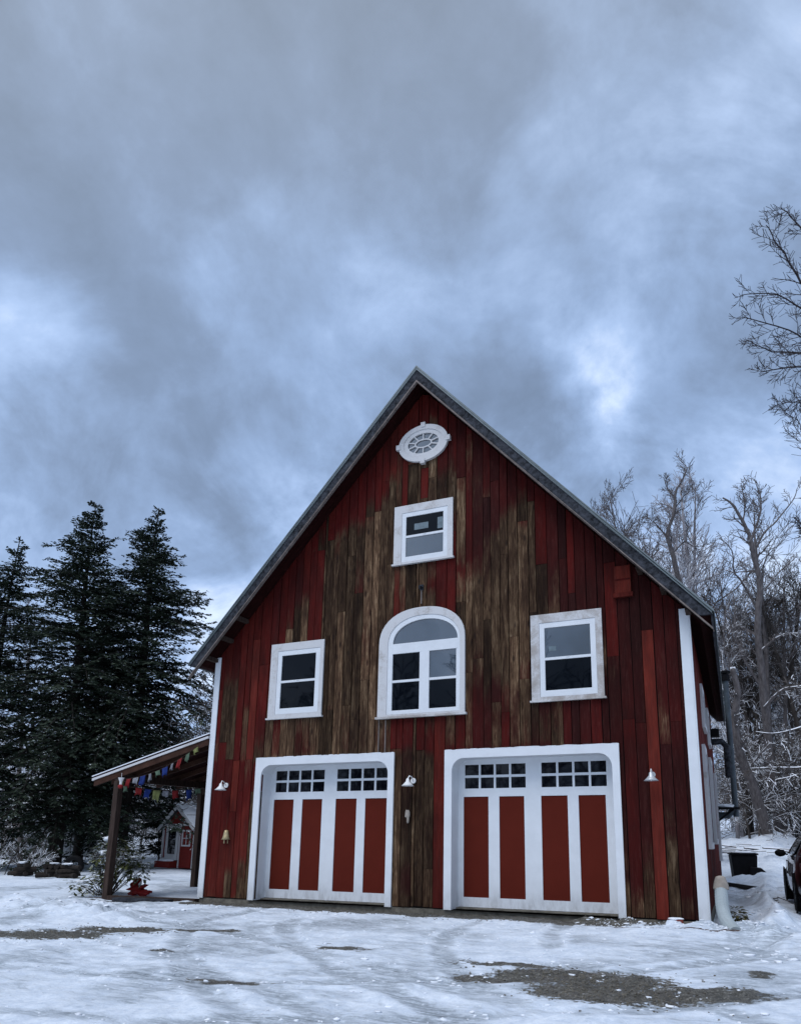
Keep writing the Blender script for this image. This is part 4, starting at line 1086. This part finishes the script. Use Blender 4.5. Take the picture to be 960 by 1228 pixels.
for k in range(16):
    x = rr.uniform(10.9,15.2); y = rr.uniform(18.5,25); place(rr.choice([4,5,5]), x, y, rr.uniform(.55,.9), rr.uniform(0,6.28), 'low snow covered sapling at the edge of the woods right of the barn', G1)
for k in range(18):
    y = rr.uniform(24,40); x = 10.6-(y+12)*rr.uniform(.03,.16)
    place(rr.choice([0,1,2]), x, y, rr.uniform(1.0,1.3)*(y+12)/40*1.15, rr.uniform(0,6.28), 'bare tree top showing above the right slope of the barn roof', 'bare tree tops behind the barn roof')
for k in range(14):
    y = rr.uniform(19.5,30); x = rr.uniform(11.0, 12.8+.16*(y+2)); i = rr.choice([3,3,1])
    place(i, x, y, rr.uniform(.8,1.05), rr.uniform(0,6.28), 'dark trunked bare tree in the woods right of the barn' if i == 3 else 'slender gray bare tree in the woods right of the barn', G1)
# left side woods
for k in range(40):
    t = rr.random(); y = rr.uniform(13,34); D = y+12
    tx = rr.uniform(-1.42,-.62); x = 10.7+tx*D
    if -20 < x < -9 and y < 15: x -= 8
    i = rr.choice([4,4,5,2,1,4])
    lab = 'snow covered bare tree in the woods behind the evergreens' if i in (4,5) else 'gray bare tree in the woods behind the evergreens'
    place(i, x, y, rr.uniform(.7,1.0), rr.uniform(0,6.28), lab, 'bare trees behind the evergreens')
for k, (x,y,s,i) in enumerate([(-8.0,9.2,.95,6),(-7.1,10.4,1.05,6),(-9.6,12.3,1.1,6),(-8.0,12.2,1.0,4),(-9.2,13.0,.95,4),(-7.0,14.0,1.15,4),(-8.5,15.5,1.2,4),(-10.6,13.8,1.1,4),(-6.3,16.5,1.25,4),(-7.5,14.5,.85,4),(-5.5,16.5,.95,4),(-8.8,17,1.0,2),(-6.2,19,1.05,1),(-4.4,14,.7,5),(-9.8,14.8,.8,4),(-3.5,19,1.0,4),(-7,12.8,.62,5)]):
    place(i, x, y, s, k*1.3, 'snow covered bare tree rising behind the porch roof', 'snowy trees behind the porch')
# long snowy boughs of the forest edge at right
bg = MB(); rr2 = random.Random(5)
bough_specs = [([15.2,17.4,5.2],[13.6,17.0,4.0],[12.2,16.8,3.9],[11.4,16.9,3.9]),([15.2,16.8,6.6],[13.8,16.7,5.6],[12.5,16.7,5.2],[11.7,16.8,5.3]),([15.0,16.2,4.6],[14.0,16.2,4.3],[13.0,16.3,3.6],[12.2,16.3,3.4]),([15.4,17.2,8.4],[14.0,17.1,7.2],[13.0,17.0,7.0])]
root = empty('bare_tree', (15.4,17.3,1.0)); tag(root, 'tree just beyond the right edge sending long snow lined boughs across', 'bare tree')
t = MB(); t.tube([(0,0,-.3),(.05,0,4),(.1,-.1,8),(.0,0,12)], [.22,.18,.12,.04], 9); t.build('trunk', M['bark_mid'], root, smooth=True)
for sp_ in bough_specs:
    s_ = spl([Vector(p)-Vector((15.4,17.3,1.0)) for p in sp_], 5); rad = [.055*(1-i/len(s_))+.015 for i in range(len(s_))]; bg.tube(s_, rad, 6)
    grow_on(bg, s_, rad, 2, rr2, dict(PS, n=[0,6,10]), 2.6, .15)
bg.build('crown', M['bark_snow'], root)

# far woods as masses
def far_mass(name, spots, label, seed, rmin=.018, H=(9,15), mat='bark_far'):
    rr = random.Random(seed); m = MB()
    for x, y in spots:
        h = rr.uniform(*H); z = base_z(x,y)-.2; pts = [Vector((x,y,z))]; d = Vector((rr.gauss(0,.06),rr.gauss(0,.06),1)).normalized()
        for i in range(5): d = (d+Vector((rr.gauss(0,.05),rr.gauss(0,.05),0))).normalized(); pts.append(pts[-1]+d*h/5)
        m.tube(pts, [rr.uniform(.06,.14)*(1-i/5.5) for i in range(6)], 4, cap=False)
        for b_ in range(16):
            t = rr.uniform(.06,1)*4.9; i = int(t); p = pts[i].lerp(pts[i+1], t-i); a = rr.uniform(0,6.28)
            branch(m, p, (math.cos(a),math.sin(a),rr.uniform(.1,1.2)), h*rr.uniform(.08,.22), .03, 1, rr, dict(n=[0,5], up=.03, wob=.15, spread=.7, rmin=rmin))
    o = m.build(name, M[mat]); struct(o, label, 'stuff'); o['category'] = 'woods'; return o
rr = random.Random(9)
sp1 = []
for k in range(95):
    y = rr.uniform(46,80); D = y+12.3; sp1.append((10.72+D*rr.uniform(-.18,.30), y))
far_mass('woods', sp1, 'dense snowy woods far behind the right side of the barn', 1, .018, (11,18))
sp2 = []
for k in range(230):
    y = rr.uniform(26,60); D = y+12.3; sp2.append((10.72+D*rr.uniform(-1.6,-.50), y))
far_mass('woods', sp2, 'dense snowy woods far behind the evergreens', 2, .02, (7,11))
sp3 = [(rr.uniform(-45,60), -rr.uniform(46,62)) for k in range(120)]
far_mass('woods', sp3, 'line of bare woods across the yard facing the barn', 3, .05, (13,19), 'bark')

# snow mounds, brush pile, bin, plank
o = MB()
r2 = random.Random(4)
for k in range(34):
    a = r2.uniform(-.5,.5); x, y = r2.uniform(-1.4,1.6), r2.uniform(-.9,.9); l = r2.uniform(.5,1.3); z = .06+r2.random()*.38*(1-abs(x)/2)
    o.tube([(x-l*math.cos(a)/2, y-l*math.sin(a)/2, z+r2.uniform(-.05,.1)), (x+l*math.cos(a)/2, y+l*math.sin(a)/2, z)], r2.uniform(.015,.045), 5)
bp = o.build('brush_pile', M['bark_snow'], loc=(11.25,17.2,base_z(11.25,17.2))); tag(bp, 'pile of snow covered cut branches at the edge of the woods', 'brush pile')
t = empty('black_bin', (10.85,14.2,base_z(10.85,14.2)), R(8)); tag(t, 'black lidded bin in the snow at the far corner of the barn', 'bin')
b = MB(); b.prism([(-.36,0),(.36,0),(.42,.78),(-.42,.78)],-.35,.35); bevel(b.build('body', M['black'], t), .03)
b = MB(); b.box(-.45,.45,-.40,.38,.785,.84); bevel(b.build('lid', M['black'], t), .02)
b = MB(); b.blob((.0,0,.86),.40,.34,.05,6,rough=.5); b.build('snow_cap', M['snow'], t, smooth=True)
t = empty('wheelbarrow', (11.35,13.8,base_z(11.35,13.8)), R(0)); tag(t, 'black overturned barrow tub leaning against the bin', 'barrow')
b = MB(); b.prism([(-.35,.02),(.30,.02),(.22,.20),(.05,.36),(-.30,.40)],-.3,.3); bevel(b.build('tub', M['black'], t), .03)
b = MB(); b.tube([(-.4,-.2,.15),(.42,-.22,.04)],.02,6); b.tube([(-.4,.2,.15),(.42,.22,.04)],.02,6); b.build('handle', M['black'], t)
b = MB(); b.box(-.55,.55,-.06,.06,-.02,.08); o = b.build('plank', M['dark'], loc=(10.75,9.6,gz(10.75,9.6)+.05)); o.rotation_euler = (0,R(6),R(-14)); tag(o, 'dark plank sticking out of the snow by the barn side wall', 'plank')
# dry plant next to drain pipe
b = MB(); r2 = random.Random(2); leaf_cluster(b, (0,0,.15), .16, 120, .11, r2); leaf_cluster(b, (.02,.25,.1), .12, 70, .1, r2)
tag(b.build('weedy_plant', mat_leaf('dry_weed',(.03,.03,.01),(.12,.10,.03),.2,5), loc=(10.62,.75,gz(10.62,.75))), 'low green brown plant poking from the snow behind the drain pipe', 'plant')
b = MB(); r2 = random.Random(6)
for k in range(5): b.tube([(r2.uniform(-.3,.3),r2.uniform(-.3,.3),.02),(r2.uniform(-.3,.3),r2.uniform(-.5,.5),.10),(r2.uniform(-.3,.5),r2.uniform(-.4,.4),.05)], .012, 5)
tag(b.build('fallen_branch', M['bark'], loc=(11.25,4.6,gz(11.25,4.6))), 'small fallen branches in the snow beside the parked car', 'branch')
# bare bushes left under hemlocks
def bush(x,y,s,seed,label,grp=None):
    rr = random.Random(seed); root = empty('bare_bush', (x,y,base_z(x,y)-.03)); tag(root, label, 'bush', grp or 'bare bushes under the evergreens')
    m = MB()
    for k in range(12):
        a = rr.uniform(0,6.28); branch(m, (0,0,0), (math.cos(a)*.6,math.sin(a)*.6,1), s*rr.uniform(.7,1.2), .014, 2, rr, dict(n=[0,4,5], up=.02, wob=.18, spread=.6, rmin=.007))
    m.build('stems', M['bark_snow'], root)
bush(-12.4,5.4,1.1,1,'bare twiggy bush below the tallest hemlock'); bush(-14.8,5.6,1.3,2,'bare twiggy bush at the left edge of the yard');
bush(-10.3,7.2,.9,3,'bare twiggy bush between the two hemlock trunks')
bush(-13.6,9.8,1.0,5,'bare twiggy bush left of the garden shed')

# ------------------------------------------------------------------ parked car (nose away from the camera)
car = empty('parked_car', (12.55,4.0,-.02), 0); tag(car, 'dark maroon car parked nose to the woods at the right edge', 'car')
cm, nt, b_ = newmat('maroon_car_paint'); b_.inputs['Base Color'].default_value = (.010,.004,.006,1); b_.inputs['Metallic'].default_value = .35; b_.inputs['Roughness'].default_value = .28; b_.inputs['Coat Weight'].default_value = .8
cg = mat_glass('car_glass', (.006,.007,.008), 1.5)
# stations: y (front +), half width, sill z, belt z, roof z, roof half width
ST = [(2.32,.55,.38,.62,.64,.45),(2.22,.74,.26,.74,.76,.6),(1.9,.84,.22,.80,.83,.66),(1.4,.87,.22,.88,.92,.68),(1.0,.885,.22,.94,.99,.68),(.62,.89,.22,.97,1.18,.66),(.25,.895,.22,.98,1.40,.60),(-.2,.90,.22,.98,1.46,.60),(-.8,.90,.22,.99,1.46,.60),(-1.3,.89,.22,1.0,1.41,.60),(-1.75,.88,.24,1.02,1.20,.64),(-2.0,.85,.28,1.02,1.06,.66),(-2.25,.76,.32,.98,1.0,.6),(-2.34,.6,.4,.85,.87,.5)]
bd = MB(); rings = []
for y,w,s0,bz,rz_,rw in ST:
    sec = [(0,s0),(w*.93,s0),(w,s0+.12),(w*1.01,(s0+bz)/2),(w*.985,bz-.10),(w*.94,bz),(rw+.04,rz_-.06 if rz_-bz > .12 else rz_-.01),(rw*.8,rz_),(0,rz_+.012)]
    full = sec + [(-a,c) for a,c in sec[-2:0:-1]]
    rings.append([bd.vert((a,y,c)) for a,c in full])
for a,b in zip(rings, rings[1:]):
    for j in range(len(a)): bd.f.append((a[j], b[j], b[(j+1)%len(a)], a[(j+1)%len(a)]))
bd.f.append(tuple(rings[0])); bd.f.append(tuple(reversed(rings[-1])))
body = bd.build('body', cm, car, smooth=True)
def strip(name, y0_, y1_, pts_):  # side glass on both sides
    for sg in (-1,1):
        m_ = MB(); 
        for (y,z,x) in pts_: m_.vert((sg*x,y,z))
        m_.f.append(tuple(range(len(pts_)))[::sg]); o = m_.build(name, cg, car); sm = o.modifiers.new('t','SOLIDIFY'); sm.thickness = .01; sm.offset = 0
strip('side_window', 0,0, [(.50,1.01,.855),(.18,1.33,.672),(-.32,1.385,.66),(-.32,1.02,.86)])
strip('side_window', 0,0, [(-.40,1.02,.86),(-.40,1.385,.66),(-1.15,1.35,.66),(-1.30,1.05,.85)])
m_ = MB(); [m_.vert(p) for p in ((-.62,.86,1.03),(.62,.86,1.03),(.56,.26,1.41),(-.56,.26,1.41))]; m_.f.append((0,1,2,3)); m_.build('windshield', cg, car).modifiers.new('t','SOLIDIFY').thickness = .012
m_ = MB(); [m_.vert(p) for p in ((-.58,-1.97,1.09),(.58,-1.97,1.09),(.55,-1.40,1.40),(-.55,-1.40,1.40))]; m_.f.append((3,2,1,0)); m_.build('rear_window', cg, car).modifiers.new('t','SOLIDIFY').thickness = .012
for sg in (-1,1):
    m_ = MB(); m_.blob((sg*1.0,.42,1.02),.11,.07,.075,1,n=12,m=8,rough=.08); m_.obox((sg*.86,.44,.99),(sg*.95,.42,1.01),.05,.03); m_.build('side_mirror', M['black'], car, smooth=True)
    for y in (1.42,-1.38):
        m_ = MB(); m_.lathe([(.19,-.10),(.30,-.11),(.33,-.07),(.33,.07),(.30,.11),(.19,.10)], 28, (sg*.80,y,.33), 'x'); wo = m_.build('wheel', M['black'], car, smooth=True)
        m_ = MB(); m_.lathe([(0,.085*sg),(.05,.095*sg),(.19,.07*sg),(.20,.10*sg)], 20, (sg*.80,y,.33), 'x')
        for q in range(5): a = q*1.2566; m_.obox((sg*.89,y,.33),(sg*.89,y+.18*math.cos(a),.33+.18*math.sin(a)),.03,.04,(1,0,0))
        m_.build('rim', M['galv'], wo)
        m_ = MB(); m_.lathe([(.36,.0),(.38,.025*sg),(.345,.03*sg),(.345,0)], 28, (sg*.885,y,.33), 'x'); m_.build('wheel_arch', M['black'], car)
    m_ = MB(); m_.blob((sg*.66,2.16,.66),.13,.10,.07,2,n=12,m=8,rough=.05); m_.build('headlight', M['lampwhite'], car, smooth=True)
    m_ = MB(); m_.box(sg*.74-.10,sg*.74+.10,-2.30,-2.20,.74,.90); bevel(m_.build('taillight', mat_simple('dark_tail_lens',(.035,.004,.004),.3,.1), car), .02)
    m_ = MB(); m_.box(*sorted((sg*.895,sg*.915)),.05,.22,.86,.885); m_.build('door_handle', M['galv'], car)
m_ = MB(); m_.box(-.8,.8,-2.38,-2.2,.30,.5); bevel(m_.build('bumper', M['black'], car), .04)
m_ = MB(); m_.blob((0,-.5,1.47),.55,.9,.03,3,rough=.3); m_.build('snow_cap', M['snow'], car, smooth=True)

# ------------------------------------------------------------------ world
SUN_EL, SUN_AZ = R(60), R(200)     # azimuth measured from +Y clockwise : behind the camera, slightly left
w = bpy.data.worlds.new('World'); scene.world = w; w.use_nodes = True; nt = w.node_tree; nt.nodes.clear()
out = N(nt, 'ShaderNodeOutputWorld'); bgd = N(nt, 'ShaderNodeBackground'); L(nt, bgd.outputs[0], out.inputs[0])
sky = N(nt, 'ShaderNodeTexSky', sky_type='NISHITA', sun_disc=False, sun_elevation=SUN_EL, sun_rotation=SUN_AZ, air_density=1.0, dust_density=.5, ozone_density=2.0)
tc = N(nt, 'ShaderNodeTexCoord').outputs['Generated']
nv = N(nt, 'ShaderNodeVectorMath', operation='NORMALIZE'); L(nt, tc, nv.inputs[0]); dv = nv.outputs[0]
sx = N(nt, 'ShaderNodeSeparateXYZ'); L(nt, dv, sx.inputs[0])
den = mathn(nt, 'ADD', mathn(nt, 'MAXIMUM', sx.outputs[2], 0.0), .85)
cb_ = N(nt, 'ShaderNodeCombineXYZ'); L(nt, mathn(nt, 'DIVIDE', sx.outputs[0], den), cb_.inputs[0]); L(nt, mathn(nt, 'DIVIDE', sx.outputs[1], den), cb_.inputs[1])
pv = cb_.outputs[0]
big = noisen(nt, mapn(nt, pv, (1,1,1), (3.3,1.7,0)), 2.0, 3, .5, .3)
med = noisen(nt, mapn(nt, pv, (1,1,1), (8.1,2.2,0)), 5.2, 7, .58, .45)
fin = noisen(nt, mapn(nt, pv, (1,1,1), (1.1,5.2,0)), 14, 6, .6, .2)
val = mathn(nt, 'ADD', mathn(nt, 'ADD', mathn(nt, 'MULTIPLY', big, .34), mathn(nt, 'MULTIPLY', med, .46)), mathn(nt, 'MULTIPLY', fin, .20))
val = mathn(nt, 'ADD', .5, mathn(nt, 'MULTIPLY', mathn(nt, 'SUBTRACT', val, .5), 1.35))
brk = mathn(nt, 'ADD', .35, mathn(nt, 'MULTIPLY', smooth(nt, med, .36, .62), 1.3))
def lobe(d, k, amp):
    dd = Vector(d).normalized(); n = N(nt, 'ShaderNodeVectorMath', operation='DOT_PRODUCT'); L(nt, dv, n.inputs[0]); n.inputs[1].default_value = dd
    e = mathn(nt, 'EXPONENT', mathn(nt, 'MULTIPLY', mathn(nt, 'SUBTRACT', n.outputs['Value'], 1.0), k)); return mathn(nt, 'MULTIPLY', e, amp)
for d, k, a in [((-.672,.488,.557),900,.08),((-.73,.45,.52),260,.06),((-.113,.821,.56),1800,.09),((-.146,.78,.608),600,.06),((-.618,.708,.341),30,.08),((-.45,.82,.36),60,.05),((-.30,.42,.86),60,-.04),((.05,.60,.80),50,.05),((-.30,.74,.60),60,.05),((-.02,.834,.551),500,-.07),((-.639,.463,.615),160,-.05),
                ((-.227,.787,.573),500,-.07),((-.29,.56,.78),12,-.10),((-.60,.62,.50),120,-.05),((.1,.72,.70),30,.05),((-.55,.35,.76),30,.03),((.0,.95,.33),14,.07)]:
    val = mathn(nt, 'ADD', val, mathn(nt, 'MULTIPLY', lobe(d, k, a), brk))
val = mathn(nt, 'ADD', val, mathn(nt, 'MULTIPLY', mathn(nt, 'SUBTRACT', 1.0, smooth(nt, sx.outputs[2], .12, .50)), .10))
ccol = ramp(nt, val, [(.30, (.122,.172,.262)), (.42, (.168,.238,.372)), (.52, (.236,.340,.540)), (.62, (.335,.465,.715)), (.78, (.64,.76,.97))])
ccol = mix(nt, mathn(nt, 'MULTIPLY', smooth(nt, sx.outputs[2], .58, .92), .75), ccol, mix(nt, 1.0, ccol, (1.10,.98,.86), blend='MULTIPLY'))
# added sky glow around the sun behind the camera, to lift snow and trim
sunv = Vector((math.sin(SUN_AZ)*math.cos(SUN_EL), math.cos(SUN_AZ)*math.cos(SUN_EL), math.sin(SUN_EL)))
glow = mathn(nt, 'MINIMUM', mathn(nt, 'ADD', lobe(sunv, 3.5, .7), lobe(sunv, 14, .5)), 1.0)
cc2 = mix(nt, 1.0, ccol, mix(nt, glow, (0,0,0), (.54,.59,.64)), blend='ADD')
skc = N(nt, 'ShaderNodeVectorMath', operation='SCALE'); L(nt, sky.outputs[0], skc.inputs[0]); skc.inputs['Scale'].default_value = 1.0
ccs = N(nt, 'ShaderNodeVectorMath', operation='SCALE'); L(nt, cc2, ccs.inputs[0]); ccs.inputs['Scale'].default_value = 10.0
L(nt, mix(nt, .985, skc.outputs[0], ccs.outputs[0]), bgd.inputs['Color']); bgd.inputs['Strength'].default_value = .1

sl = bpy.data.lights.new('sun', 'SUN'); sl.energy = 1.35; sl.angle = R(38); sl.color = (.97,.97,1.0)
so = bpy.data.objects.new('sun', sl); COL.objects.link(so); so.rotation_euler = (-sunv).to_track_quat('-Z','Y').to_euler()

# ------------------------------------------------------------------ camera
cam = bpy.data.cameras.new('camera'); co_ = bpy.data.objects.new('camera', cam); COL.objects.link(co_); scene.camera = co_
rt = Vector((0.92822127,0.3719838,0.00577388)); up_ = Vector((0.07378711,-0.19929028,0.97715856)); fwv = Vector((-0.36463783,0.90659332,0.21243308))
mw = Matrix((( rt.x, up_.x, -fwv.x, 10.722),( rt.y, up_.y, -fwv.y, -12.295),( rt.z, up_.z, -fwv.z, 1.36),(0,0,0,1)))
co_.matrix_world = mw
cam.sensor_fit = 'HORIZONTAL'; cam.sensor_width = 36; cam.lens = 36*830.48/960
cam.shift_x = -(542.536-480)/960; cam.shift_y = (819.482-614)/960
cam.clip_start = .05; cam.clip_end = 2000
scene.view_settings.view_transform = 'Standard'; scene.view_settings.look = 'None'; scene.view_settings.exposure = .32; scene.view_settings.gamma = 1
scene.render.resolution_x = 800; scene.render.resolution_y = 1024
scene.cycles.max_bounces = 6; scene.cycles.diffuse_bounces = 3; scene.cycles.glossy_bounces = 3
scene.cycles.use_denoising = True
